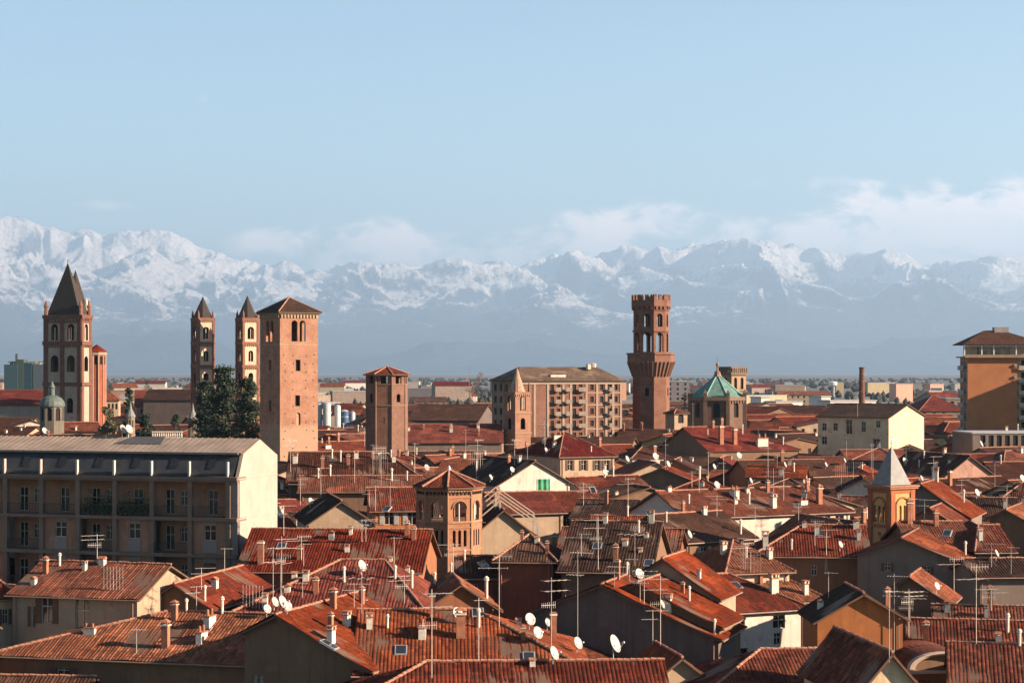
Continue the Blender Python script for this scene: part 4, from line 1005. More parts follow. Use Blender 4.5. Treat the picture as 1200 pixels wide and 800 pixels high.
# ------------------------------------------------------------------ brick apartment block behind the small campanile
def brick_block():
    D = 475; th = -24; s = F/D; z = lambda y: ZZ(y, D)
    t = thing('brick_apartments', 'wide red brick apartment block with cream pilasters and balconies between campanile and battlements tower', 'building', (XX(668,D), D, 0), th)
    w = 14.6; dep = 16; fh = 3.05; zt = z(446); ww = []; bl = MB(); hs = []
    cols = [-12.8,-10.0,-4.6,-3.0,1.6,3.2,5.4,8.0,10.6,12.6]
    for i in range(6):
        zz = zt-2.4-fh*i
        for x in (-5.0,-3.2,1.2,3.0,6.2,9.0,11.2,13.0): hs.append((w+x-.5, w+x+.5, zz, zz+1.5))
    wall_face(bl, (-w,0), (1,0), 2*w, 0, zt, hs, 0, .25); wall_face(bl, (w,0), (0,1), dep, 0, zt); wall_face(bl, (w,dep), (-1,0), 2*w, 0, zt)
    bl.build('brick_wall', [brickmat('apartment_brick', (.30,.13,.09), (.37,.18,.13), (.38,.27,.21))], t)
    for h in hs: put_window(t, (-w,0), (1,0), h, .25, 0)
    lw = MB(); h2 = [(a, a+1.5, zt-2.6-fh*i, zt-.9-fh*i) for i in range(6) for a in (1.5,5,8.5,12)]
    wall_face(lw, (-w,dep), (0,-1), dep, 0, zt, h2, 0, .4); lw.build('side_wall', [wallmat((.40,.31,.24))], t)
    for h in h2: put_window(t, (-w,dep), (0,-1), h, .3, 0)
    pb = MB()
    for x in (-w+.2,-9.9,-6.2,-1.9,0.2,4.6,7.6,10.2,12.2,w-.2): pb.box(x-.3, x+.3, -.16, -.002, 0, zt)
    pb.box(-w, w, -.2, -.003, zt-.9, zt-.02)
    for i in range(1, 6): pb.box(4.7, w, -.12, -.004, zt-.2-fh*i, zt+.15-fh*i)
    pb.build('cream_pilaster', [wallmat((.52,.43,.34), stain=.2)], t)
    for i in range(6):
        for (a, b) in ((-1.6,0.1),(1.9,4.2),(10.6,12.0),(-4.6,-3.0)):
            bb = MB(); zz = zt-2.75-fh*i; bb.box(a, b, -1.2, -.17, zz, zz+.2); bb.box(a, b, -1.2, -1.12, zz+.2, zz+1.1); bb.build('balcony', [wallmat((.42,.38,.34), stain=.2)], t)
    polys = [[(-w-.7,-.7,zt),(w+.7,-.7,zt),(w-3,dep/2,z(432.5)+.6),(-w+4,dep/2,z(432.5)+.6)], [(-w-.7,dep+.7,zt),(-w-.7,-.7,zt),(-w+4,dep/2,z(432.5)+.6)], [(w+.7,-.7,zt),(w+.7,dep+.7,zt),(w-3,dep/2,z(432.5)+.6)], [(w+.7,dep+.7,zt),(-w-.7,dep+.7,zt),(-w+4,dep/2,z(432.5)+.6),(w-3,dep/2,z(432.5)+.6)]]
    finish_roof(t, polys, [], tilemat('olive_grey_roof_sheet', (.24,.19,.15), (.28,.22,.17), (.19,.155,.12), mossamt=.2), False)
    hb = MB(); hb.box(-4.6,-.4,1.6,3.2,zt,zt+1.5); hb.box(7.5,8.4,5,6,z(432.5),z(426.5)); hb.lathe([(.7,z(430)),(.8,z(426)),(.1,z(425))], 8, (9.6,6)); hb.build('roof_housing', [wallmat(WALLS['white'])], t)
brick_block()

# ------------------------------------------------------------------ houses placed one by one
H = house
Wn = lambda *a: list(a)
# bottom edge
H('tiled_house', 'house at the bottom edge under a broad mottled dark red roof with coarse tiles', 'house', 392, 782, 836, 9.5, -3, 776, 'eave', wall='ochre', roof='mix', hips=(1,0), short='the coarse mottled roof at the bottom edge', ov=.6)
H('tiled_house', 'house at bottom left edge showing only a sliver of red tiled ridge', 'house', -30, 85, 830, 7.0, 5, 793, 'eave', wall='brown', roof='brown', short='the sliver of roof at bottom left')
H('tiled_house', 'low house under a dark red roof in front of the white house with brown shutters', 'house', 828, 1000, 812, 8.2, -6, 762, 'eave', wall='ochre', roof='mix', hips=(1,0), short='the dark roof below the white house')
H('tiled_house', 'small sunlit cream gable with a tall slit window at bottom right', 'house', 1003, 1084, 812, 10.0, -8, 764, 'gable', wall='lemon', roof='mix', L=11, wins=Wn((1035,787,4,17)), detail=1, shutters=None, short='the sunlit cream gable at bottom right')
H('tiled_house', 'house with a striped dark red roof filling the bottom right corner', 'house', 1118, 1290, 832, 7.8, 12, 756, 'eave', wall='ochre', roof='mix', short='the striped roof in the bottom right corner')
H('tiled_house', 'long low house behind the corner roof, its red tiles in straight columns', 'house', 1068, 1260, 758, 8.9, 11, 728, 'eave', wall='terracotta', roof='mix', short='the long striped roof at lower right')
H('tiled_house', 'house with a short red striped roof above the long lower right roof', 'house', 1098, 1250, 733, 9.6, 11, 711, 'eave', wall='brown', roof='mix', short='the upper striped roof at lower right', depth=5)
# left foreground
H('tiled_house', 'large house with long bright orange hipped roof at lower left', 'house', -12, 330, 771, 9.3, 14, 717, 'eave', wall='brown', roof='orange', hips=(1.9,0), short='the long orange roof at lower left', wins=Wn((74,786,15,9)))
H('tiled_house', 'lower house tucked against the long orange roof, with darker red tiles and ochre wall', 'house', 98, 286, 779, 8.7, 16, 742, 'eave', wall='ochre', roof='mix', hips=(1,0), short='the darker roof at lower left')
H('gabled_house', 'brown shaded gable end with small windows left of centre at the bottom', 'house', 286, 432, 779, 10.2, 19, 722, 'gable', wall='brown', roof='orange', frac=.27, L=13, wins=Wn((363,783,10,20),(299,795,5,9),(306,795,5,9)), shutters=None, short='the brown gable at the bottom')
H('tiled_house', 'wide orange brown tiled roof with chimneys sprawling across the bottom centre', 'house', 420, 690, 787, 9.9, -2, 715, 'eave', wall='ochre', roof='orange', hips=(0,1.1), short='the wide orange roof at bottom centre')
H('tiled_house', 'house with smooth deep crimson hipped roof and pale ridge, left of centre', 'house', 270, 498, 720, 11.0, 3, 657, 'eave', wall='brown', roof='crimson', hips=(.9,.5), short='the crimson hipped roof')
H('tiled_house', 'beige shaded house with arched doorway under a red roof below the left apartment block', 'house', 14, 160, 697, 12.0, 16, 660, 'eave', wall='beige', roof='red', wins=Wn((55,714,13,32),(97,720,17,42,1),(37,722,4,24)), shutters='b', short='the arched doorway house', capmat=None)
H('tiled_house', 'narrow house with tall red roof at the far left edge beside the arched doorway house', 'house', -40, 20, 700, 11.5, -24, 668, 'eave', wall='lemon', roof='orange', hips=(0,1), wins=Wn((6,722,7,18)), short='the narrow house at the left edge')
H('tiled_house', 'small house with red roof beneath the sunlit end of the apartment block', 'house', 166, 246, 710, 10.8, 14, 684, 'gable', wall='brown', roof='red', L=14, short='the small roof under the apartment block')
H('tiled_house', 'long house with striped red roof and dark roof terrace right of the apartment block', 'house', 280, 490, 668, 12.3, 4, 621, 'eave', wall='terracotta', roof='red', short='the striped roof with the terrace')
H('gabled_house', 'plain beige gable with a brown chimney left of the ochre shuttered house', 'house', 362, 438, 612, 13.0, -12, 587, 'gable', wall='beige', roof='dark', L=14, short='the plain beige gable')
H('tiled_house', 'ochre house with two shuttered windows left of the central octagonal tower', 'house', 437, 500, 597, 13.6, -8, 572, 'eave', wall='orange', roof='red', wins=Wn((456,607,11,15),(483,607,11,15)), shutters='g', short='the ochre shuttered house')
H('tiled_house', 'long house with brown roof and small white chimneys behind the beige gable', 'house', 338, 500, 566, 14.5, -4, 530, 'eave', wall='brown', roof='brown', hips=(0,.6), short='the long brown roof beyond the beige gable')
H('tiled_house', 'low roof strip with row of pale flues in front of the long brown roof', 'house', 352, 492, 575, 13.8, -3, 558, 'eave', wall='brown', roof='red', short='the low roof strip with pale flues')
# centre
H('gabled_house', 'orange plaster gable just below the central octagonal tower', 'house', 499, 582, 712, 10.6, -7, 684, 'gable', wall='terracotta', roof='orange', L=9, short='the plaster gable below the octagonal tower')
H('tiled_house', 'dark red walled house with long pale gutter and shaded balconies right of the octagonal tower', 'house', 538, 652, 675, 11.6, -3, 652, 'eave', wall='red', roof='brown', wins=Wn((556,690,8,12),(590,690,12,14),(612,692,6,12)), short='the dark red house with pale gutter')
H('tiled_house', 'house with dark hipped roof and brick red wall above the long pale gutter', 'house', 583, 648, 656, 13.2, 6, 627, 'hip', wall='red', roof='brown', short='the dark hipped roof')
H('tiled_house', 'small house with orange brick wall and flat brown roof left of the dark grey gable', 'house', 638, 682, 664, 12.4, -12, 650, 'eave', wall='terracotta', roof='brown', depth=9, short='the small orange brick house')
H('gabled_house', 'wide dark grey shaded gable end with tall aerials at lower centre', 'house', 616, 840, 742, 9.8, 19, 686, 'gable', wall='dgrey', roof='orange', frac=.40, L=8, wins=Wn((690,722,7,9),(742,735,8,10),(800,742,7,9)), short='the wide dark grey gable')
H('gabled_house', 'house with long orange roof slope behind the dark grey gable', 'house', 690, 842, 729, 10.6, 21, 684, 'gable', wall='brown', roof='orange', frac=.38, L=6, short='the orange slope behind the dark gable')
H('gabled_house', 'upper house with bright orange roof slope stepping above the dark gable', 'house', 742, 840, 697, 12.0, 21, 655, 'gable', wall='beige', roof='orange', frac=.36, L=6, short='the upper orange slope')
H('gabled_house', 'small cream gable under an orange roof at the bottom right of the dark gable', 'house', 770, 826, 792, 8.6, -10, 770, 'gable', wall='cream', roof='orange', L=7, short='the small cream gable', wins=Wn((792,796,10,10,1)), shutters=None)
H('tiled_house', 'large brown shaded roof in the middle of the view behind the dark grey gable', 'house', 658, 760, 668, 12.6, 10, 612, 'eave', wall='brown', roof='dark', short='the large brown roof')
H('gabled_house', 'grey gable with a long red roof and white eaves wall right of centre', 'house', 808, 998, 602, 13.0, -27, 573, 'eave', wall='white', roof='red', hips=(0,.4), wins=Wn((932,607,7,9),(953,608,8,10),(970,609,6,9),(984,609,10,10)), lwins=Wn((777,600,4,6)), short='the grey gable with the long red roof', detail=1, shutters=None)
H('gabled_house', 'bright white gable end left of the green scaffold net', 'house', 584, 668, 566, 14.2, -27, 540, 'gable', wall='white', roof='dark', L=16, short='the bright white gable')
H('gabled_house', 'dark house with bright green scaffold netting below the white gable', 'house', 588, 660, 600, 12.8, -20, 577, 'eave', wall='beige', roof='crimson', short='the house with green netting')
H('gabled_house', 'cream plaster gable with an arched vent beneath concrete roof beams', 'house', 552, 628, 628, 11.4, -10, 597, 'gable', wall='cream', roof='brown', L=8, short='the cream gable with concrete beams', wins=Wn((596,624,12,14,1)), shutters=None)
H('tiled_house', 'cream house with crimson hipped roof and brown shutters in the centre distance', 'house', 657, 720, 534, 16.2, -24, 507, 'hip', wall='cream', roof='crimson', wins=Wn((668,545,5,12),(684,545,5,12),(700,545,5,12),(711,545,5,12)), short='the cream house with crimson roof', detail=1)
# right
H('tiled_house', 'white house with brown shutters and red roof catching a slanting shadow', 'house', 841, 945, 714, 9.0, -24, 673, 'eave', wall='white', roof='red', hips=(0,.7), wins=Wn((868,730,10,20),(913,728,14,16),(911,748,8,14),(868,769,17,20)), shutters=None, short='the white house with brown shutters')
H('tiled_house', 'yellow house with orange brown hipped roof behind the white shuttered house', 'house', 853, 925, 669, 11.6, -17, 634, 'hip', wall='lemon', roof='orange', wins=Wn((908,684,9,9)), short='the yellow hipped roof house', L=16)
H('tiled_house', 'small yellow house with orange roof between the white house and the orange gable', 'house', 905, 968, 703, 9.2, -17, 680, 'eave', wall='yellow', roof='orange', hips=(0,.6), short='the small yellow house')
H('gabled_house', 'bright orange sunlit gable end at lower right', 'house', 958, 1058, 722, 11.6, -2, 695, 'gable', wall='orange', roof='dark', L=6, short='the bright orange gable', frac=.53)
H('tiled_house', 'brown walled house with dark red roof behind the yellow house', 'house', 886, 1016, 650, 12.4, 6, 616, 'eave', wall='brown', roof='red', hips=(.8,0), wins=Wn((954,668,7,12),(968,664,3,18)), shutters=None, short='the brown walled house')
H('gabled_house', 'large grey brown gable in shade beneath the orange church tower', 'house', 1004, 1130, 658, 12.2, 20, 631, 'gable', wall='grey', roof='orange', frac=.42, L=13, wins=Wn((1040,664,7,9),(1086,668,8,10)), short='the large grey gable under the church tower')
H('gabled_house', 'small orange roofed outbuilding in front of the large grey gable', 'house', 1052, 1110, 704, 10.8, 20, 676, 'gable', wall='brown', roof='orange', frac=.25, L=6, short='the small orange roofed outbuilding')
H('tiled_house', 'low grey brown house with dark roof at the right edge above the striped roofs', 'house', 1146, 1260, 674, 11.8, -4, 655, 'eave', wall='grey', roof='dark', short='the low grey house at right edge', depth=7)
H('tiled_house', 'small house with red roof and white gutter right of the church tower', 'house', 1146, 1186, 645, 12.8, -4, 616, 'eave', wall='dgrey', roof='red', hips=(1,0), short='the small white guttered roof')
H('tiled_house', 'house with wide red roof directly right of the orange church tower', 'house', 1072, 1142, 641, 12.9, -5, 612, 'eave', wall='brown', roof='red', short='the wide red roof right of the church tower')
H('gabled_house', 'house with orange roof slope stepping down right of the church spire', 'house', 1056, 1134, 604, 13.8, 22, 568, 'gable', wall='grey', roof='orange', frac=.3, L=11, short='the stepped orange roof')
H('gabled_house', 'shaded gable with a red slope next to the church belfry', 'house', 1072, 1132, 620, 13.2, 22, 596, 'gable', wall='grey', roof='red', frac=.3, L=7, short='the shaded gable by the belfry')
H('gabled_house', 'house with sweeping orange red roof at the right edge of the picture', 'house', 1160, 1236, 625, 13.2, 24, 598, 'gable', wall='brown', roof='orange', frac=.25, L=12, short='the sweeping roof at right edge')
H('yellow_house', 'pale yellow house with dark roof and sunlit gable right of centre in the distance', 'house', 958, 1041, 488, 20.5, 36, 473.5, 'eave', wall='lemon', roof='dark', wins=Wn((966,500,5,9),(979,500,5,9),(995,500,7,17),(1012,500,5,12),(1029,497,5,8),(966,516,6,9),(1027,520,8,12)), shutters=None, detail=1, short='the pale yellow house', depth=18.)
H('tiled_house', 'house with broad red roof and brick chimneys below the green dome', 'house', 832, 936, 527, 14.2, -22, 500, 'eave', wall='brown', roof='crimson', hips=(0,1), short='the broad red roof below the dome')
H('flat_building', 'low grey concrete building with flat roof and pilasters at right edge', 'building', 1140, 1260, 508, 16.5, -5, 500, 'flat', wall='grey', roof='grey', L=14, wins=Wn(*[(1152+i*9.5,517,6,14) for i in range(9)]), shutters=None, detail=0, short='the flat concrete building')
H('tiled_house', 'grey walled building with red hipped roof left of the tall right apartment tower', 'building', 1078, 1134, 481, 16.5, -6, 464, 'hip', wall='grey', roof='crimson', auto=1, floors=2, detail=0, short='the red hipped building')
H('pink_wall_house', 'house with long pink parapet wall in the sun right of the church spire', 'house', 1108, 1164, 556, 12.5, -18, 534, 'gable', wall='pink', roof='brown', L=20, short='the pink parapet house')
# left distance: basilica buildings, long hall
H('long_hall', 'long low hall with grey rendered wall and red roof at the far left', 'building', -60, 52, 474, 20.0, 5, 457, 'eave', wall='stone', roof='crimson', short='the long low hall', near=False, detail=0)
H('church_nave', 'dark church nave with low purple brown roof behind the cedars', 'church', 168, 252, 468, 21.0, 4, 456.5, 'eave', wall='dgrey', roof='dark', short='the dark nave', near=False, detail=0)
H('arcaded_wing', 'small sunlit wing with arcaded wall and orange hipped roof beside the grey bell tower', 'building', 106, 139, 469, 20.0, -10, 455, 'hip', wall='cream', roof='orange', wins=[(110+i*4.4,476,2.6,7,1) for i in range(7)], shutters=None, detail=0, near=False, short='the arcaded wing')
H('arcaded_wing', 'red roofed cloister wing with slender arcade between bell tower and cedar', 'building', 160, 212, 476, 18.6, -12, 457, 'eave', wall='pink', roof='crimson', hips=(0,1), wins=[(166+i*4.4,484,2.6,11,1) for i in range(10)], shutters=None, detail=0, near=False, short='the cloister wing')
H('long_hall', 'dark warehouse with ridge roofs left of the brick apartment block', 'building', 478, 560, 492, 15.0, 14, 474, 'eave', wall='dgrey', roof='brown', short='the dark warehouse', near=False, detail=0)
H('long_hall', 'long hall with smooth red roof right of the octagonal brick tower', 'building', 474, 588, 518, 14.8, -3, 497, 'eave', wall='grey', roof='crimson', short='the long red hall roof', near=False, detail=0)
H('grey_outbuilding', 'plain grey blank wall under the long red hall roof', 'building', 514, 556, 522, 14.0, -12, 517, 'flat', wall='grey', roof='brown', L=8, short='the plain grey wall', detail=0)

def apse():
    D = 545; z = lambda y: ZZ(y, D)
    t = thing('church_apse', 'vivid red brick apse with tiled cone roof right of the grey bell tower', 'church', (XX(108,D), D+6, 0), 0)
    r = 10.5/F*D; O = ring(r, 10, .1); tower_wall(t, O, 0, z(413), brickmat('vivid_brick', (.50,.13,.06), (.60,.19,.09), (.5,.2,.12)), {k: [(0,z(422),.9,2.4,1)] for k in range(10)}, .3, glass=True)
    mb = MB(); band(mb, O, z(414), .8, .3)
    for p in O: mb.tube((p[0],p[1],0),(p[0],p[1],z(414)),.25,5)
    mb.build('stone_trim', [wallmat((.6,.45,.35))], t); pyramid_roof(t, O, z(411.5), z(403), T_RED(), .4, cap=False)
apse()
def cupola(px, ytop, ybase, D, lab, col=(.40,.37,.30)):
    z = lambda y: ZZ(y, D); k = (ybase-ytop)/34.
    t = thing('lantern_cupola', lab, 'cupola', (XX(px,D), D, 0), 0); r = 4.6*k/F*D; O = ring(r, 8, R(22.5))
    tower_wall(t, O, 0, z(ytop+16*k), wallmat(col), {i: [(0,z(ytop+24*k),r*.4,(9*k)/F*D,1)] for i in range(8)}, .12, cap=True)
    mb = MB(); mb.lathe([(r*1.15,z(ytop+16.5*k)),(r*1.15,z(ytop+15.5*k)),(r*.8,z(ytop+12*k)),(r*.35,z(ytop+8*k)),(r*.2,z(ytop+4*k)),(.03,z(ytop))], 10); mb.build('cap', [plain('grey_cupola_lead', (.14,.14,.12), .6)], t)
cupola(226, 472, 512, 430, 'small pale stone cupola above the apartment roof left of the cedar trunk')
cupola(153, 470, 508, 430, 'small pale cupola rising behind the pair of white dishes')
def small_dome():
    D = 455; z = lambda y: ZZ(y, D); t = thing('grey_dome', 'small grey dome with slim lantern in front of the grey bell tower', 'church', (XX(61,D), D, 0), 0)
    r = 15/F*D; O = ring(r*.93, 8, R(22.5)); tower_wall(t, O, 0, z(475), wallmat((.27,.26,.22)), {k: [(0,z(485),1.2,3.2,1)] for k in range(8)}, .3, glass=True)
    mb = MB(); mb.lathe([(r,z(476)),(r,z(474)),(r*.93,z(470)),(r*.72,z(466)),(r*.4,z(463.5)),(r*.22,z(463)),(r*.2,z(455)),(r*.25,z(454)),(.05,z(446))], 16); mb.build('dome', [plain('grey_green_lead', (.075,.09,.078), .6)], t)
small_dome()
def smokestack():
    D = 455; z = lambda y: ZZ(y, D); t = thing('smokestack', 'tall slim brick smokestack behind the pale yellow house', 'chimney', (XX(1010,D), D, 0), 0)
    mb = MB(); mb.lathe([(1.0,0),(.62,z(432)),(.72,z(431.5)),(.72,z(430))], 10); mb.build('shaft', [BRICK_DK()], t)
    mb = MB(); mb.lathe([(.75,z(439)),(.75,z(438))], 10); mb.lathe([(.72,z(447)),(.72,z(446.2))], 10); mb.build('iron_band', [RUST()], t)
smokestack()
def silos():
    for i, (px, w_, y0, lab, col) in enumerate(((383,9,473,'white cylindrical silo right of the great brick tower',(.36,.36,.34)),(373.5,7,474,'grey green silo partly hidden by the great brick tower',(.34,.38,.36)),
                                     (395,7,476,'grey silo right of the white one',(.42,.42,.42)),(403,9,482,'blue storage tank right of the silos',(.04,.08,.15)),(412,6,484,'grey tank beside the blue one',(.36,.38,.42)))):
        D = 640; r = w_/2/F*D*1.05; t = thing('silo', lab, 'silo', (XX(px,D), D+i, 0), 0, 'silos and tanks behind the great brick tower'); z = lambda y: ZZ(y, D)
        mb = MB(); mb.lathe([(r,0),(r,z(y0))], 20); mb.build('shell', [plain('silo_paint_%d' % i, col, .55, var=.1)], t)
        mb = MB(); mb.lathe([(r*1.02,z(y0)),(r*.6,z(y0-1.5)),(.1,z(y0-2.2))], 16); mb.build('lid', [STEEL()], t)
        mb = MB()
        for q in range(3): mb.lathe([(r*1.02,z(y0+6+8*q)),(r*1.02,z(y0+6.6+8*q))], 20)
        mb.build('hoop', [STEEL()], t)
silos()
def gasworks():
    D = 700; z = lambda y: ZZ(y, D); t = thing('grain_works', 'dark teal industrial works with a stubby chimney behind the far left hall', 'building', (XX(28,D), D, 0), 0)
    for x, w_, y0, c in ((-4,5,427,(.03,.06,.075)),(1.2,5,425,(.02,.045,.06)),(6,4,427,(.06,.075,.09)),(-.8,3,421,(.04,.06,.055))):
        mb = MB(); mb.box(x-w_/2, x+w_/2, -3+x*.1, 3, 0, z(y0)); mb.build('wall', [plain('teal_sheet_%d' % int(y0*10+x), c, .6)], t)
    mb = MB(); mb.tube((-2.6,0,0), (-2.6,0,z(414.5)), .7, 8, 0, .55); mb.build('chimney', [plain('dark_stack', (.05,.06,.06))], t)
    mb = MB()
    for i in range(9): x = -5+i*1.5; mb.box(x, x+.8, -1, 1, z(428), z(423)-i%3*.5)
    mb.tube((-6,0,z(424)), (8,0,z(423.5)), .2, 5); mb.build('roof_ducts', [plain('olive_duct', (.16,.17,.12))], t)
gasworks()
def crane():
    D = 900; z = lambda y: ZZ(y, D); t = thing('tower_crane', 'leaning dark crane jib left of the brick apartment block', 'crane', (XX(556,D), D, 0), 0)
    def lattice(name, a, b, w_):
        a = Vector(a); b = Vector(b); mb = MB(); n = max(4, int((b-a).length/(w_*1.3))); d = (b-a).normalized(); u = d.orthogonal().normalized()*w_/2; v = d.cross(u).normalized()*w_/2
        cs = [u+v, u-v, -u-v, -u+v]
        for c in cs: mb.tube(a+c, b+c, .13, 4)
        for i in range(n):
            p = a+(b-a)*i/n; q = a+(b-a)*(i+1)/n
            for k in range(4): mb.tube(p+cs[k], q+cs[(k+1)%4], .09, 3)
        mb.build(name, [RUST()], t)
    lattice('mast', (-1,0,0), (-1,0,z(458)), 2.0); lattice('jib', (-1,0,z(458)), (3.6,0,z(436)), 1.3); lattice('counter_jib', (-1,0,z(458)), (-5.5,0,z(455)), 1.2)
    mb = MB(); mb.box(-6.5,-4.2,-1,1,z(458),z(454)); mb.build('counterweight', [CONC()], t)
    t2 = thing('lattice_mast', 'thin lattice mast left of the leaning crane', 'mast', (XX(550,D+60), D+60, 0), 0); mb = MB()
    mb.tube((0,0,0), (0,0,ZZ(428,D+60)), .22, 5, 0, .1); mb.build('pole', [RUST()], t2)
    mb = MB(); mb.box(-.6,.6,-.1,.1,ZZ(445,D+60),ZZ(445,D+60)+.3); mb.build('crossbar', [RUST()], t2)
crane()
def rafters():
    """concrete portal beams stepping over the cream gable"""
    D = 214; z = lambda y: ZZ(y, D); t = thing('concrete_pergola', 'rows of slanting pale concrete beams rising to a peak right of the octagonal tower', 'pergola', (XX(586,D), D, 0), -10)
    for k in range(4):
        y0 = 0+k*.9; dz = k*.46
        for s, (dx, yb) in ((-1,(24,606)),(1,(46,618))):
            mb = MB(); x1 = s*dx/F*D; a = Vector((0,y0,z(586)+dz)); b = Vector((x1,y0,z(yb)+dz)); d = (b-a).normalized(); n_ = Vector((-d.z,0,d.x)); 
            if n_.z < 0: n_ = -n_
            p = [a+n_*.07, b+n_*.07, b-n_*.07, a-n_*.07]; mb.add([(q.x,q.y-.09,q.z) for q in p]+[(q.x,q.y+.09,q.z) for q in p], [(0,3,2,1),(4,5,6,7),(0,1,5,4),(1,2,6,5),(2,3,7,6),(3,0,4,7)])
            mb.build('beam', [wallmat((.62,.55,.45))], t)
    pb = MB()
    for s, dx, yb in ((-1,24,606),(1,46,618),(0,0,586)):
        for k in (0,3): pb.box(s*dx/F*D-.1, s*dx/F*D+.1, k-.1, k+.1, 0, z(yb)+k*.46-.1)
    pb.build('post', [CONC()], t)
rafters()
def netting():
    D = 246; t = thing('scaffold_net', 'bright green netting stretched on a scaffold below the white gable', 'scaffold', (XX(637,D), D, 0), -20)
    mb = MB(); z0, z1 = ZZ(581,D), ZZ(561,D)
    n = 12; vs = []; fs = []
    for i in range(n+1):
        for j in range(5): vs.append((-.9+1.8*i/n, .08*math.sin(i*1.3)+.05*math.cos(j*2), z0+(z1-z0)*j/4))
    for i in range(n):
        for j in range(4): fs.append((i*5+j,(i+1)*5+j,(i+1)*5+j+1,i*5+j+1))
    mb.add(vs, fs); mb.build('net', [plain('green_net', (.045,.20,.10), .8, var=.25, scale=4)], t)
    pb = MB()
    for x in (-.95,0,.95): pb.tube((x,.15,0),(x,.15,z1+.3),.04,5)
    for zz in (z0,z1): pb.tube((-1,.15,zz),(1,.15,zz),.04,5)
    pb.build('scaffold_pole', [STEEL()], t)
netting()
def pediment():
    """building with a curved white cornice at the bottom right"""
    D = 138; z = lambda y: ZZ(y, D); t = thing('curved_pediment_building', 'building with a curved white moulded pediment between the striped roofs at bottom right', 'building', (XX(1104,D), D, 0), -8)
    w = 42/F*D; zs = z(784); rise = z(763)-z(784); n = 16
    prof = [(w*math.cos(math.pi*i/n), zs+rise*math.sin(math.pi*i/n)**.85) for i in range(n+1)]
    mb = MB(); wall_face(mb, (-w*.9,0), (1,0), 1.8*w, 0, zs-.15, [(.9*w+a-.5,.9*w+a+.5,zs-2.6,zs-.7) for a in (-1.5,1.0)], 0, .3); wall_face(mb, (w*.9,0), (0,1), 5, 0, zs-.15); wall_face(mb, (-w*.9,5), (0,-1), 5, 0, zs-.15)
    mb.add([(x*.93,.12,q-.05) for x,q in prof], [tuple(range(n+1))]); mb.build('wall', [wallmat(WALLS['brown'])], t)
    mb = MB()
    for k, (sc, d, th_) in enumerate(((1.0,-.42,.16),(.94,-.28,.12),(.87,-.15,.12))):
        for i in range(n):
            a = prof[i]; b = prof[i+1]; f = lambda p, g: ((p[0])*g, zs+(p[1]-zs)*g)
            a1, b1, a0, b0 = f(a,sc), f(b,sc), f(a,sc-.07), f(b,sc-.07)
            v = [(a0[0],d,a0[1]),(b0[0],d,b0[1]),(b1[0],d,b1[1]),(a1[0],d,a1[1]),(a0[0],.2,a0[1]),(b0[0],.2,b0[1]),(b1[0],.2,b1[1]),(a1[0],.2,a1[1])]
            mb.add(v, [(0,1,2,3),(3,2,6,7),(0,4,5,1)])
    mb.box(-w, w, -.4, .1, zs-.22, zs-.02); mb.build('curved_cornice', [wallmat((.66,.56,.48))], t)
    rb = MB()
    for i in range(n): a, b = prof[i], prof[i+1]; tile_plane(rb, [(a[0],.2,a[1]+.02),(b[0],.2,b[1]+.02),(b[0],6,b[1]+.02),(a[0],6,a[1]+.02)], False)
    rb.build('roof', [T_RED()], t)
    pb = MB(); pb.lathe([(.16,zs-3),(.16,zs-.2)], 8, (w*.82,-.35)); pb.build('downpipe', [LIME()], t)
pediment()
def terrace_dormer():
    D = ZD(12.3, 660); z = lambda y: ZZ(y, D)
    t = thing('roof_terrace', 'dark recessed roof terrace with grey shutters on the long striped roof', 'terrace', (XX(388,D), D-.2, z(664)), 2)
    w = 30/F*D; h = z(633)-z(664); mb = MB(); ws = [(w-1.6,w-.9,1.0,2.1),(w-.8,w-.1,1.0,2.1),(w+1.2,w+1.8,1.0,2.1)]
    h = max(h, 2.5); wall_face(mb, (-w,0), (1,0), 2*w, 0, h, ws, 0, .2); wall_face(mb, (w,0), (0,1), 3.5, 0, h); wall_face(mb, (-w,3.5), (0,-1), 3.5, 0, h); mb.build('wall', [wallmat((.36,.2,.13))], t)
    for q in ws: put_window(t, (-w,0), (1,0), q, .2, 2, 'g')
    rb = MB(); slab(rb, [(-w-.3,-.9,h-.05),(w+.3,-.9,h-.05),(w+.3,3.6,h+.6),(-w-.3,3.6,h+.6)], .12, 0); rb.build('canopy_roof', [T_DARK()], t)
terrace_dormer()
def balustrade():
    D = 440; t = thing('stone_balustrade', 'row of small pale balusters behind the apartment roof left of the cupola', 'balustrade', (XX(196,D), D, 0), 0); z = lambda y: ZZ(y, D)
    b = MB(); b.box(-3.6,3.6,-.15,.15,z(506.5),z(505)); b.box(-3.6,3.6,-.15,.15,0,z(512)); b.build('rail', [LIME()], t)
    for i in range(14): m = MB(); m.lathe([(.12,z(512)),(.2,z(510)),(.1,z(507.5)),(.14,z(506.5))], 6, (-3.4+i*.52,0)); m.build('baluster', [LIME()], t)
balustrade()

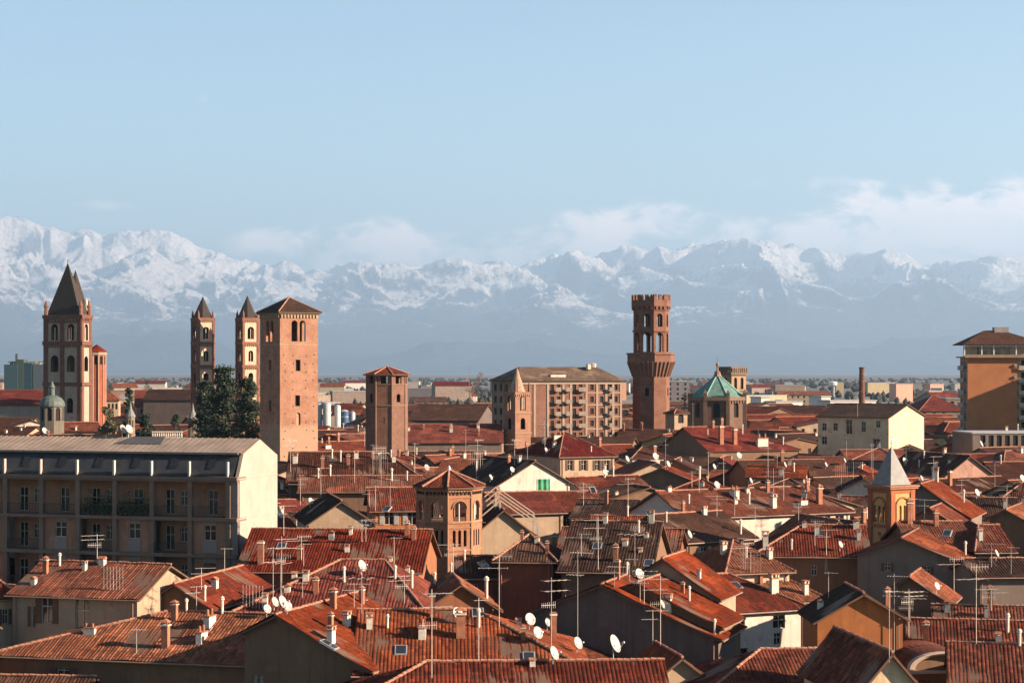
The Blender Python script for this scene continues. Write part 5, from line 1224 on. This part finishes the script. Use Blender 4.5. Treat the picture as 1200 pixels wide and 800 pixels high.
# ------------------------------------------------------------------ trees
def leafmat(name, a, b_):
    if name in MATS: return MATS[name]
    m, t, b = newmat(name); g = G(t); tcn, v, r_ = coords(g); c = g.mix(g.ramp(g.noise(v, .8, 5, .7), .35, .65), a, b_)
    t.links.new(c, b.inputs['Base Color']); MATS[name] = m; return m
def tree(name, label, px, ybase, ytop, D, wpx, kind='round', leaf=None, seed=1, group=None, n=2600):
    zt = ZZ(ytop, D); zb = min(ZZ(ybase, D), zt-4); w_ = wpx/F*D/2; rr = random.Random(seed); t = thing(name, label, 'tree', (XX(px,D), D, 0), rr.uniform(0,90), group)
    tb = MB(); tb.tube((0,0,0), (0,0,zt*.9), max(.2, zt*.02), 7, 0, .08)
    for i in range(10):
        a = rr.uniform(0,6.28); z0 = zt*rr.uniform(.35,.8); l = w_*rr.uniform(.5,.9); tb.tube((0,0,z0), (math.cos(a)*l, math.sin(a)*l, z0+l*.35), .12, 4, 0, .04)
    tb.build('trunk', [plain('bark', (.07,.05,.04))], t)
    cb = MB(); s = max(.28, w_*.06); lobes = []
    z0 = zb*.0+max(zt*.22, 2.0) if kind != 'bare' else zt*.3
    for i in range(26 if kind == 'round' else 120):
        f = rr.random()**(.8); zz = z0+(zt-z0)*f
        if kind == 'round': R_ = w_*math.sqrt(max(.05, 1-(2*f-1)**2))
        elif kind == 'cedar': R_ = w_*(1.0-.62*f**2)
        else: R_ = w_*(1-.9*f)
        a = rr.uniform(0,6.28); q = R_*rr.uniform(.15,.85); lobes.append((q*math.cos(a), q*math.sin(a), zz, w_*rr.uniform(.24,.42)*(1 if kind == 'round' else 1-.35*f)))
    lobes.append((0,0,zt-w_*.15,w_*.18))
    for i in range(n):
        lx, ly, lz, lr = rr.choice(lobes); d = Vector((rr.gauss(0,1), rr.gauss(0,1), rr.gauss(0,.6 if kind == 'round' else .35))).normalized()*lr*(rr.random()**.4)*1.15
        c = Vector((lx,ly,lz))+d; v = (Vector((rr.gauss(0,1),rr.gauss(0,1),rr.gauss(0,1)))+d*.6).normalized(); a = v.orthogonal().normalized()*s*rr.uniform(.5,1.1); b = v.cross(a).normalized()*s*rr.uniform(.4,.9)
        cb.add([c-a,c-b,c+a,c+b], [(0,1,2,3)])
    cb.build('crown', [leaf or leafmat('dark_cedar_leaves', (.012,.022,.014), (.032,.045,.024))], t); return t
OL = leafmat('olive_winter_leaves', (.07,.065,.035), (.12,.10,.055))
tree('cedar_tree', 'tallest dark cedar at the left of the clump beside the great brick tower', 262, 512, 432, 405, 56, 'cedar', seed=3, n=14000, group='cedars beside the great brick tower')
tree('cedar_tree', 'broad dark cedar touching the great brick tower', 290, 515, 443, 398, 44, 'cedar', seed=5, n=11000, group='cedars beside the great brick tower')
tree('cedar_tree', 'lower dark cedar at the left side of the clump behind the small cupola', 241, 515, 447, 415, 40, 'cedar', seed=8, n=9000, group='cedars beside the great brick tower')
tree('garden_tree', 'bushy olive brown tree right of the foot of the grey bell tower', 124, 510, 477, 440, 26, 'round', OL, 11, n=4500)
tree('garden_tree', 'dark upright tree behind the left cupola', 151, 508, 455, 445, 17, 'cedar', None, 12, n=4500)
tree('garden_tree', 'low dark tree in front of the cloister wing', 170, 512, 487, 442, 26, 'round', None, 13, n=4000)
tree('garden_tree', 'small dark tree right of the cloister arcade', 206, 512, 486, 445, 22, 'round', None, 14, n=4000)
tree('garden_tree', 'grey brown tree just left of the green domed church', 803, 500, 462, 540, 18, 'cedar', leafmat('grey_twigs', (.07,.06,.06), (.10,.085,.08)), 15, n=1300)
tree('garden_tree', 'rounded dark tree on the skyline before the long white building', 172, 470, 447, 760, 20, 'round', None, 16, n=900)

# ------------------------------------------------------------------ the rest of the old town: houses in crooked rows
GUARD = [(488,567,672,199),(303,377,540,352),(428,480,530,386),(586,624,513,416),(736,792,503,489),(808,880,497,520),(1016,1072,634,200),(566,734,498,475),
         (1126,1215,500,400),(0,326,690,176),(958,1090,524,430),(100,222,512,440),(228,306,512,400),(372,418,503,640),(560,632,622,214),(1060,1140,790,138),(841,960,792,160),(958,1058,752,140),(104,142,497,600),(158,214,500,600),(0,50,503,485)]
ROAD = random.Random(11)
def free(cx, cy, r):
    for h in HOUSES:
        if (h['cx']-cx)**2+(h['cy']-cy)**2 < ((h['r']+r)*.66)**2: return False
    if -45 < cx < -20 and 160 < cy < 195: return False
    for px0, px1, yb, D in GUARD:
        X = XX((px0+px1)/2, D)
        if abs(X-cx) < r+3 and abs(cy-D-4) < r+4: return False
    return True
FILL = []
NC = 0
for row in range(60):
    for col in range(-40, 60):
        a = R(28); gx = (col+.5*(row % 2))*15.5+ROAD.uniform(-3.5,3.5); gy = 60+row*13.0+ROAD.uniform(-2.5,2.5)
        X = gx*math.cos(a)+ (gy-60)*math.sin(a)*0+ROAD.uniform(-1,1); Y = gy+ gx*math.sin(a)*.35
        if not (128 < Y < 760): continue
        px = PX(X, Y)
        if px < -150 or px > 1360: continue
        if Y > 330 and ROAD.random() < .12: continue
        th = ROAD.choice([-29,-29,-24,-33,-15,-8,8,12,57,61,22]) + ROAD.uniform(-4,4)
        if th > 40: th -= 42
        kind = ROAD.choice(['eave','eave','eave','hip','gable','gable','eave'])
        wd = ROAD.uniform(7, 14)*(1.25 if Y > 380 else 1); ze = ROAD.uniform(8.8, 12.6)+min(3.2, max(0, (Y-240)*.009)); rise = ROAD.uniform(1.5, 2.5)
        L = ROAD.uniform(8, 12)
        r = max(wd, L)/2+.5
        if not free(X, Y+L/2, r): continue
        # keep lower than whatever stands in view behind it
        half = r*F/Y; lim = 0
        for h in HOUSES:
            if h['hand'] and h['D'] > Y and h['px'][0]-4 < px+half and h['px'][1]+4 > px-half: lim = max(lim, h['y1']+(7 if h['D']-Y < 60 else 3))
        for px0, px1, yb, D in GUARD:
            if D > Y and px0 < px+half and px1 > px-half: lim = max(lim, yb-2)
        zmax = EYE-(lim-HOR)*Y/F if lim else 99
        if ze+rise > zmax: ze = zmax-rise-ROAD.uniform(0,.8)
        if ze < 4.2: continue
        xl, xr = px-wd/2*F/Y, px+wd/2*F/Y; y = PY(ze, Y)
        far = Y > 330
        wc = ROAD.choices(['cream','beige','brown','ochre','grey','terracotta','white','pink','yellow','red'], [3,4,4,2,2.5,3,3.5,1.2,1.8,2])[0]
        rc = ROAD.choices(['orange','red','brown','dark','mix','crimson'], [1.6,3.4,6,5,3,1])[0]
        nm = {'eave':'tiled_house','hip':'hipped_house','gable':'gabled_house'}[kind]
        t = H(nm, 'x', 'house', xl, xr, y, ze, th, PY(ze+rise, Y) if kind == 'gable' else PY(ze+L/2*.4, Y+L/2), kind, depth=None if kind == 'gable' else L, wall=wc, roof=rc, L=L, auto=.7, floors=2 if not far else 1,
              detail=2 if Y < 230 else (1 if Y < 300 else 0), near=Y < 300, shutters=ROAD.choice(['b','b','g','n',None]), group='crowded old houses of the town', reg=False)
        HOUSES.append(dict(o=t, px=(xl,xr), y0=y, y1=y, D=Y, cx=X, cy=Y+L/2, r=r, hand=False)); FILL.append((t, wc, rc, kind, px, PY(ze+rise*.5, Y), Y))
print('filler houses', len(FILL))

# ------------------------------------------------------------------ suburbs beyond the old town
SUB = []
SR = random.Random(23)
for i in range(150):
    D = 720+2600*SR.random()**1.6; px = SR.uniform(-30, 1230); z = SR.uniform(7, 15) if D < 1100 else SR.uniform(6, 20)
    if 20 < px < 60 and D < 900: continue
    kind = SR.choices(['flat','gable','block'], [5,3,2])[0]; w_ = SR.uniform(14, 42)*(1 if kind != 'block' else .5); dp = SR.uniform(12, 22)
    if kind == 'block': z += 6
    top = PY(z, D)
    if top < 447: z = EYE-11*D/F; 
    if z < 4: continue
    th = SR.uniform(-35, 20)
    col = SR.choice([(.74,.70,.62),(.78,.76,.72),(.60,.50,.38),(.50,.42,.36),(.62,.36,.24),(.36,.36,.38),(.70,.62,.40)])
    nm = {'flat':'warehouse','gable':'suburban_house','block':'apartment_building'}[kind]
    t = thing(nm, 'x', 'building', (XX(px,D), D, 0), th, 'buildings of the outskirts')
    mb = MB(); n = int(w_/4); hs = []
    if kind != 'flat' and D < 1500:
        zz = z-2.3
        while zz > 2: hs += [(w_*(k+.5)/n-.7, w_*(k+.5)/n+.7, zz, zz+1.5) for k in range(n)]; zz -= 3.1
    wall_face(mb, (-w_/2,0), (1,0), w_, 0, z, hs, 0, .3); wall_face(mb, (w_/2,0), (0,1), dp, 0, z); wall_face(mb, (w_/2,dp), (-1,0), w_, 0, z); wall_face(mb, (-w_/2,dp), (0,-1), dp, 0, z)
    if kind == 'gable': mb.add([(-w_/2,0,z),(-w_/2,dp,z),(-w_/2,dp/2,z+dp*.2)], [(0,2,1)]); mb.add([(w_/2,0,z),(w_/2,dp,z),(w_/2,dp/2,z+dp*.2)], [(0,1,2)])
    mb.build('wall', [wallmat(col)], t)
    if hs:
        pb = MB(); pb.add([(-w_/2+.3,.31,1),(w_/2-.3,.31,1),(w_/2-.3,.31,z-.4),(-w_/2+.3,.31,z-.4)], [(0,1,2,3)]); o = pb.build('window_glazing', [DARK()], t)
    rb = MB()
    if kind == 'gable':
        finish_roof(t, [[(-w_/2-.5,-.5,z),(w_/2+.5,-.5,z),(w_/2+.5,dp/2,z+dp*.2+.1),(-w_/2-.5,dp/2,z+dp*.2+.1)], [(w_/2+.5,dp+.5,z),(-w_/2-.5,dp+.5,z),(-w_/2-.5,dp/2,z+dp*.2+.1),(w_/2+.5,dp/2,z+dp*.2+.1)]], [], TILES[SR.choice(['red','brown','crimson','orange'])](), False)
        rk = 'tiled'
    else:
        rb.box(-w_/2-.2, w_/2+.2, -.2, dp+.2, z, z+.5)
        if SR.random() < .5: rb.box(-w_/6, w_/8, 3, 7, z+.5, z+2.6)
        rb.build('roof', [plain('pale_flat_roof', (.28,.27,.26), .6) if SR.random() < .6 else CONC_D()], t); rk = 'flat'
    SUB.append((t, kind, col, px, top, D))
# bands of trees between the outskirts and the fields
def woodland():
    rr = random.Random(9); cb = MB()
    for i in range(5200):
        D = 700+7500*rr.random()**1.7; px = rr.uniform(-60, 1260); k = math.sin(px*.021+D*.0013)+math.sin(px*.0057+D*.004)
        if k < -.1 and rr.random() < .85: continue
        X = XX(px, D); s = rr.uniform(3, 6)*(1 if D < 2500 else 1.7); h = rr.uniform(5, 10)
        P = ring(s*.55, 5, rr.uniform(0,6)); Q = [(x*1.5+rr.uniform(-.6,.6), y*1.5+rr.uniform(-.6,.6)) for x, y in P]
        cb.add([(X+x, D+y, 0) for x,y in P]+[(X+x, D+y, h*.5+rr.uniform(-1,1)) for x,y in Q]+[(X+rr.uniform(-1,1), D, h)], [(i_,(i_+1)%5,(i_+1)%5+5,i_+5) for i_ in range(5)]+[(i_+5,(i_+1)%5+5,10) for i_ in range(5)])
    tag(cb.build('woodland', [leafmat('winter_woodland', (.022,.024,.018), (.05,.042,.032))]), kind='stuff')
woodland()
def water_tower():
    D = 2300; z = lambda y: ZZ(y, D); t = thing('water_tower', 'small white water tower standing far out on the plain left of the smokestack', 'tower', (XX(976.5,D), D, 0), 0)
    mb = MB(); mb.lathe([(2.2,0),(1.8,z(452))], 10); mb.build('stem', [CONC()], t); mb = MB(); mb.lathe([(2,z(452.5)),(4.6,z(451)),(4.8,z(447.5)),(1,z(446.5))], 14); mb.build('tank', [WHITE()], t)
water_tower()
def far_halls():
    for i, (px, y0, wpx, col, lab) in enumerate(((1060,450,22,(.8,.45,.34),'long pinkish shed far out on the plain, left of its twin'),(1098,450,18,(.8,.45,.34),'long pinkish shed far out on the plain, right of its twin'),
                            (925,471,34,(.8,.8,.78),'long white factory hall beyond the broad red roof'),(931,482,13,(.8,.84,.85),'bright white blue block beyond the broad red roof'),
                            (196,455,34,(.82,.76,.64),'long low white building on the skyline left of the twin towers'),(897,466,11,(.8,.75,.66),'small bright block at the left end of the white hall'),
                            (968,465,12,(.8,.75,.66),'small cream block left of the pale yellow house'),(1000,470,60,(.72,.70,.66),'wide low white hall behind the pale yellow house'))):
        D = (1900,1950,1050,820,1300,1060,1000,980)[i]; z = ZZ(y0, D); w_ = wpx/F*D
        t = thing('factory_hall', lab, 'building', (XX(px,D), D, 0), -18); mb = MB(); mb.prism([(-w_/2,0),(w_/2,0),(w_/2,14),(-w_/2,14)], 0, z); mb.build('wall', [wallmat(tuple(min(1,c*1.2) for c in col), stain=.1)], t)
        mb = MB(); mb.prism([(-w_/2-.4,-.4),(w_/2+.4,-.4),(w_/2+.4,14.4),(-w_/2-.4,14.4)], z, z+.6); mb.build('roof', [plain('pale_flat_roof', (.42,.41,.40), .6)], t)
        if i in (2,4,7):
            mb = MB(); 
            for k in range(int(w_/5)): mb.box(-w_/2+1+k*5, -w_/2+4+k*5, -.05, .0, z-3.4, z-1.6)
            mb.build('strip_window', [DARK()], t)
far_halls()

# ------------------------------------------------------------------ clutter on the roofs: chimneys, dishes, aerials, cast down onto whatever roof is there
VL = bpy.context.view_layer
def root(o):
    while o.parent: o = o.parent
    return o
CAMP = Vector((0,0,EYE))
from mathutils.bvhtree import BVHTree
def build_bvh():
    """one tree over everything standing in the town; corrugated roofs are represented by the flat slab below the tiles"""
    V = []; P_ = []; own = []; no = 0; obs = []
    VL.update()
    for o in SC.objects:
        if o.type != 'MESH' or o.name in ('haze', 'mountains'): continue
        me = o.data; nv = len(me.vertices); co = np.empty(nv*3, dtype=np.float64); me.vertices.foreach_get('co', co); co = co.reshape(-1, 3)
        M = np.array(o.matrix_world); co = co @ M[:3,:3].T+M[:3,3]
        big = o.name.startswith('roof') and len(me.polygons) > 1500
        V.append(co); k = len(obs); obs.append(o)
        for pg in me.polygons:
            if big and pg.material_index != 1: continue
            P_.append([q+no for q in pg.vertices]); own.append(k)
        no += nv
    return BVHTree.FromPolygons([tuple(v) for v in np.concatenate(V)], P_), own, obs
def hit(px, py):
    d = Vector(((px-600)/F, 1.0, (HOR-py)/F)).normalized()
    loc, nor, idx, dist = BV[0].ray_cast(CAMP, d, 4000)
    if loc is None: return None
    return loc, nor if nor.dot(d) < 0 else -nor, BV[2][BV[1][idx]]
QUEUE = []
def later(fn, px, py, search):
    h = roof_hit(px, py, search)
    if h: QUEUE.append((fn, (h[0].copy(), h[1].copy(), h[2])))
def roof_hit(px, py, search=14):
    for dy in [0]+[s*k for k in range(2, search, 2) for s in (1,-1)]:
        h = hit(px, py+dy)
        if h and h[2].name.split('.')[0] in ('roof','ridge_cap','gutter') and root(h[2]).get('category') in ('house','building') and h[1].z > .5: return h
    return None
BV = build_bvh()
# drop filler nothing is seen of
seen = {}
for gy in range(432, 800, 4):
    for gx in range(0, 1200, 4):
        h = hit(gx+.5, gy+.5)
        if h: r_ = root(h[2]).name; seen[r_] = seen.get(r_, 0)+1
KIDS = {}
for o in SC.objects:
    if o.parent: KIDS.setdefault(o.parent.name, []).append(o)
DEAD = []
def kill(o):
    for c in KIDS.get(o.name, ()): kill(c)
    DEAD.append(o)
def off(e): return len(e) == 7 and (e[4] > 1200 or e[4] < 0) and e[6] < 420     # just past the edges of the frame
def prune(lst):
    keep = []
    for e in lst:
        if seen.get(e[0].name, 0) >= 1 or off(e): keep.append(e+(seen.get(e[0].name, 20),))
        else: kill(e[0])
    return keep
dead = {e[0].name for e in FILL if seen.get(e[0].name,0) < 1 and not off(e)}
HOUSES = [h for h in HOUSES if h['hand'] or h['o'].name not in dead]
FILL = prune(FILL); SUB = prune(SUB)
bpy.data.batch_remove(DEAD); BV = None
print('kept', len(FILL), len(SUB))
BV = build_bvh()
# unseen panes and parts of hidden sides stay: they belong to the house
LM = [(40,'left apartment roofs'),]
LMK = [('the grey bell tower', 76, 430), ('the great brick tower', 340, 450), ('the octagonal brick tower', 453, 480), ('the small campanile', 606, 475), ('the battlemented tower', 763, 430),
       ('the green dome', 843, 455), ('the pale yellow house', 1020, 495), ('the apartment tower', 1163, 440), ('the orange octagonal tower', 526, 610), ('the orange church tower', 1044, 590),
       ('the bright orange gable', 1007, 720), ('the white shuttered house', 892, 735), ('the dark grey gable', 720, 715), ('the crimson roof', 385, 690), ('the arched doorway house', 90, 695),
       ('the brown gable', 350, 760), ('the striped corner roof', 1180, 770), ('the long red roof', 900, 585), ('the white gable', 625, 552), ('the beige gable', 405, 600)]
ORD = ['first','second','third','fourth','fifth','sixth','seventh','eighth','ninth','tenth','eleventh','twelfth','thirteenth','fourteenth','fifteenth','sixteenth','seventeenth','eighteenth','nineteenth','twentieth']
def relate(px, py):
    b = min(LMK, key=lambda l: (l[1]-px)**2*.5+(l[2]-py)**2*1.6)
    dx = px-b[1]; dy = py-b[2]
    if abs(dx) < 26: return ('below ' if dy > 0 else 'above ')+b[0]
    return ('right of ' if dx > 0 else 'left of ')+b[0]
def autolabel(items):
    """items: (object, description, px, py)"""
    g = {}
    for o, d, px, py in items: g.setdefault(d+' '+relate(px, py), []).append((px, py, o))
    for k, v in g.items():
        v.sort(key=lambda e: (e[0], e[1]))
        for i, (px, py, o) in enumerate(v):
            if len(v) == 1: o['label'] = k
            elif len(v) <= 20: o['label'] = k+', '+ORD[i]+' from left'
            else: o['label'] = k+', number %d from left' % (i+1)
def sizew(n): return 'big' if n > 90 else 'small' if n < 14 else 'narrow' if n < 30 else ''
items = []
for t, wc, rc, kind, px, py, D, n in FILL:
    rw = {'orange':'orange','red':'red','brown':'brown','dark':'dark','mix':'mottled red','crimson':'crimson'}[rc]
    kw = {'eave':'roofed house','hip':'hipped house','gable':'gabled house'}[kind]
    wc_ = {'terracotta':'terracotta','grey':'grey'}.get(wc, wc)
    items.append((t, (rw+' '+kw+' with '+wc_+' walls').strip(), px, py))
autolabel(items)
items = []
for t, kind, col, px, py, D, n in SUB:
    cw = {(.74,.70,.62):'cream',(.78,.76,.72):'white',(.60,.50,.38):'beige',(.50,.42,.36):'brown',(.62,.36,.24):'reddish',(.36,.36,.38):'grey',(.70,.62,.40):'yellowish'}[col]
    items.append((t, 'distant '+cw+' '+{'flat':'flat building','gable':'pitched roof building','block':'apartment block'}[kind]+' beyond town,', px, py))
autolabel(items)

# chimneys: (pixel of the foot, kind, scale)
CHIM = [(120,662,5,.8),(70,663,3,.7),(194,758,1,1.0),(208,748,1,1.1),(388,752,0,.8),(433,735,0,.8),(540,747,1,1.25),(555,756,1,1.0),(512,736,4,1.0),(570,700,3,1.0),(604,700,3,1.0),(624,780,5,.6),(635,778,5,.6),
        (694,745,4,1.0),(748,748,4,.9),(782,716,0,.9),(798,712,1,.9),(907,692,0,1.0),(972,790,2,1.0),(990,768,0,1.1),(867,609,0,.9),(906,594,0,1.1),(960,590,1,1.2),(878,590,3,.8),(897,640,0,1.0),(902,655,0,.8),
        (965,664,3,1.1),(1012,612,1,1.),(868,625,3,.9),(848,648,0,.9),(1066,600,1,1.1),(1093,580,3,1.0),(1131,620,1,1.),(1140,606,3,.9),(1181,740,3,.8),(1085,750,1,.9),(378,549,1,.9),(408,544,1,.9),
        (373,560,3,.9),(380,557,3,.9),(387,556,3,.9),(459,563,3,1.),(464,563,3,1.),(471,562,2,.9),(477,563,3,.7),(1064,512,2,1.2),(1107,532,0,.8),(845,520,4,1.4),(861,520,4,1.3),(869,520,4,1.4),(893,522,2,1.6),(846,500,1,1.),
        (820,560,3,1.),(806,546,1,1.),(700,580,3,.9),(653,640,1,1.),(661,660,0,.9),(655,680,3,.8),(566,664,5,.7),(345,675,5,.7),(495,745,2,.9),(1160,700,1,.8),(1120,690,3,.8),(1150,598,3,.8)]
nch = 0; CHP = []
CR = random.Random(31)
HUED = None
def put_chimney(px, py, k, s, search=14): later(lambda h: do_chimney(h, k, s), px, py, search)
def do_chimney(h, k, s):
    global nch
    loc, nor, ob = h; R0 = root(ob); ro = ob if ob.name.startswith('roof') else next((c for c in R0.children if c.name.startswith('roof')), None)
    if ro is None: return False
    for e in CHP:
        if (e-loc).length < (1.6 if k in (1,3) else 2.2)*s: return
    CHP.append(loc.copy())
    inv = R0.matrix_world.inverted(); p = inv @ loc; q = META.get(R0.name)
    if not q or 'w' not in q or abs(p.x) > q['w']-.5*s or not .4*s < p.y < q['L']-.4*s: return
    o = link('chimney', chimney_mesh(k), ro); o.location = (p.x, p.y, p.z-.1); o.rotation_euler = (0,0,CR.choice([0, math.pi/2])+CR.uniform(-.05,.05)); o.scale = (s, s, s*CR.uniform(.9,1.15)); nch += 1; return True
for c in CHIM: put_chimney(*c)
for i in range(470):
    py = 500+255*CR.random()**1.75; px = CR.uniform(0, 1200)
    put_chimney(px, py, CR.choices([0,1,2,3,4,5], [4,4,1,5,.8,4])[0], CR.uniform(.55,.85) if py > 620 else CR.uniform(.65,1.0), 3)

# dormers / skylights come with the roofs; satellite dishes
def dish_parts():
    mb = MB(); n = 20; prof = [(0,0),(.2,.012),(.35,.036),(.46,.066),(.5,.08)]; vs = []; fs = []
    for r, d in prof:
        for i in range(n): a = 2*math.pi*i/n; vs.append((r*math.cos(a)*.92, -d, r*math.sin(a)))
    for k in range(len(prof)-1):
        for i in range(n): fs.append((k*n+i,k*n+(i+1)%n,(k+1)*n+(i+1)%n,(k+1)*n+i))
    m = len(vs); vs += [(x, y+.025, z) for x, y, z in vs]; fs += [tuple(m+q for q in f[::-1]) for f in fs]
    o = (len(prof)-1)*n; fs += [(o+i, o+(i+1)%n, m+o+(i+1)%n, m+o+i) for i in range(n)]
    mb.add(vs, fs); refl = mb.mesh('reflector', [plain('ivory_dish_paint', (.30,.28,.25), .5, var=.06)])
    for p in refl.polygons: p.use_smooth = True
    a = MB(); a.tube((0,-.02,-.47), (0,-.5,-.15), .018, 5); a.obox((0,-.52,-.12), (1,0), (.05,.07,.05)); arm = a.mesh('feed_arm', [STEEL()])
    k = MB(); k.tube((0,.08,-1.2), (0,.08,.1), .03, 6); k.box(-.08,.08,.01,.12,-.15,.1); pole = k.mesh('bracket', [STEEL()])
    return refl, arm, pole
DM = dish_parts()
DISH = [(720,755,22),(649,767,17),(677,755,15),(536,720,14),(621,727,15),(630,743,15),(642,727,9),(665,685,8),(424,664,14),(313,717,9),(322,713,12),(331,705,16),(337,717,6),(703,681,13),(749,676,13),(776,722,8),(1012,682,15),
        (808,633,10),(768,545,9),(840,569,9),(783,546,8),(837,545,7),(1060,540,8),(144,506,11),(151,506,11),(52,499,15),(364,588,8),(709,548,8),(1198,561,9),(1145,578,9),(1168,650,9),(600,553,7),(735,536,8),(968,545,6),(1020,575,7),(372,477,0),
        (455,640,0),(500,548,8),(640,530,7),(866,532,8),(1150,520,8),(1098,690,8),(930,600,0),(985,640,8),(880,560,7),(760,600,8),(575,560,7),(990,540,6),(920,545,7),(1080,560,7)]
dish_items = []
def put_dish(px, py, hpx):
    if hpx == 0: return
    later(lambda h: do_dish(h, hpx), px, py+hpx*.75, 12)
def do_dish(h, hpx):
    loc, nor, ob = h; D = loc.y; dia = max(.7, min(1.5, hpx/F*D)); s = dia
    t = thing('satellite_dish', 'x', 'satellite dish', (loc.x, loc.y, loc.z), 0, 'satellite dishes on the roofs')
    yaw = CR.uniform(-.3,.3)+R(50); e = link('reflector', DM[0], t, (0,0,s*.55+.3)); e.scale = (s,s,s); e.rotation_euler = (-R(24), 0, yaw)
    a = link('feed_arm', DM[1], t, (0,0,s*.55+.3)); a.scale = (s,s,s); a.rotation_euler = (-R(24), 0, yaw); b = link('bracket', DM[2], t, (0,0,s*.55+.3)); b.scale = (1,1,(s*.55+.5)/1.2); b.rotation_euler = (0,0,yaw)
    dish_items.append((t, 'white satellite dish', PX(loc.x, D), PY(loc.z+s*.5, D)))
for d in DISH: put_dish(*d)

# television aerials
def aerial(loc, H_, kind, r0, thick):
    t = thing('tv_aerial', 'x', 'aerial', loc, math.degrees(r0), 'television aerials on the roofs')
    m = MB(); m.tube((0,0,-.3), (0,0,H_), .028*thick, 5, 0, .02*thick); m.build('mast', [ALU], t)
    m = MB()
    def yagi(z, L_, n, w0, dirx=1, vert=False):
        m.tube((-L_*.3*dirx,0,z), (L_*.7*dirx,0,z), .02*thick, 4)
        for i in range(n):
            x = (-L_*.28+L_*.96*i/max(1,n-1))*dirx; w_ = w0*(1-.4*i/n)
            m.tube((x,-w_/2,z),(x,w_/2,z), .013*thick, 4) if not vert else m.tube((x,0,z-w_/2),(x,0,z+w_/2), .013*thick, 4)
    if kind == 0: yagi(H_*.97, 1.7, 9, .7); yagi(H_*.72, 1.2, 5, .9, -1)
    elif kind == 1: yagi(H_*.98, 1.3, 7, .5, 1, True); yagi(H_*.82, 2.1, 4, 1.6, -1)
    elif kind == 2:
        for z in (H_*.95, H_*.8): yagi(z, 1.9, 5, 1.3, CR.choice([-1,1]))
        yagi(H_*.6, 1.1, 8, .5, -1, True)
    elif kind == 3:    # grid panel
        for i in range(7): m.tube((-.9+i*.3,0,H_-1.9), (-.9+i*.3,0,H_), .016*thick, 4)
        m.tube((-1.2,0,H_-1.0), (1.4,0,H_-1.0), .02*thick, 4); m.tube((-.9,0,H_-.3), (.9,0,H_-.3), .015*thick, 4)
    else: yagi(H_*.96, 1.0, 6, .5)
    m.build('antenna_rods', [ALU], t); return t
ALU = plain('dull_aluminium', (.42,.36,.31), .5, .3, var=.2)
AER = [(250,798,731,2),(391,785,655,4),(506,795,690,2),(561,776,700,4),(424,733,665,1),(415,712,690,0),(585,735,650,1),(646,757,676,2),(677,745,640,0),(717,735,660,1),(765,752,712,0),(774,755,672,2),(797,750,688,1),(701,668,606,2),(744,664,618,1),(720,690,672,0),
       (1061,660,632,4),(1012,676,644,3),(1048,755,662,0),(1042,770,690,4),(1065,745,690,2),(1144,752,662,1),(1066,722,690,2),(1162,664,636,0),(1185,672,640,4),(1118,690,652,1),(329,702,650,1),(320,705,640,0),(330,700,628,2),(603,545,515,1),(618,535,515,4),(160,765,738,4),(236,690,668,0),
       (848,568,530,0),(861,605,570,4),(736,600,560,1),(780,560,520,0),(830,560,525,4),(1023,560,520,2),(1000,560,540,3),(986,570,545,3),(992,545,520,0),(437,560,520,4),(352,600,560,1),(440,600,570,4),(560,640,600,4),(1094,560,530,0),(1166,570,540,1),(955,640,610,1),(1180,600,570,2),(900,560,520,1),(812,500,470,4),(1005,500,470,1)]
aer_items = []
def put_aer(px, yb, yt, k, search=16): later(lambda h: do_aer(h, yb, yt, k), px, yb, search)
def do_aer(h, yb, yt, k):
    loc = h[0]; D = loc.y; H_ = max(1.8, min(9, (yb-yt)/F*D)); thick = 1.0 if D < 240 else 1.25
    t = aerial((loc.x, loc.y, loc.z), H_, k, CR.uniform(-.5,.5), thick); aer_items.append((t, {0:'tv aerial with twin rod arrays',1:'tall two armed tv aerial',2:'tall aerial with three arrays',3:'broad grid shaped aerial',4:'slim single headed aerial'}[k], PX(loc.x,D), PY(loc.z+H_*.5,D)))
for a in AER: put_aer(*a)
for i in range(90):
    py = 515+200*CR.random(); px = CR.uniform(5, 1195)
    if 0 < px < 330 and py < 640: continue
    put_aer(px, py, py-CR.uniform(18,38), CR.choice([0,1,2,4,4,3]), 4)


# small roof lights let into the tiles of nearer roofs
sk = 0
slm = MB(); slm.box(-.42,.42,-.62,.62,-.05,.10,0); slm.box(-.34,.34,-.54,.54,.10,.115,1); SLME = slm.mesh('skylight', [STEEL(), GLASS()])
for px, py in [(863,686),(470,762),(240,740),(905,580),(560,716),(420,700),(700,640),(1110,625),(960,625),(330,640),(620,770)]+[(CR.uniform(0,1200), CR.uniform(560,760)) for _ in range(7)]:
    later(lambda h: do_sky(h), px, py, 4)
def do_sky(h):
  global sk
  for _ in (0,):
    loc, nor, ob = h
    if nor.z > .985: continue
    R0 = root(ob); ro = next((c for c in R0.children if c.name.startswith('roof')), None)
    if ro is None: continue
    pl = R0.matrix_world.inverted() @ loc; nl = (R0.matrix_world.to_3x3().inverted() @ nor).normalized()
    o = link('skylight', SLME, ro); o.location = pl; zax = nl; xax = Vector((0,0,1)).cross(zax)
    if xax.length < .05: continue
    xax.normalize(); yax = zax.cross(xax); o.rotation_euler = Matrix((xax, yax, zax)).transposed().to_euler(); sk += 1
for fn, h in QUEUE: fn(h)
autolabel(dish_items); autolabel(aer_items)
print('skylights', sk, 'dishes', len(dish_items), 'aerials', len(aer_items), 'chimneys', nch)
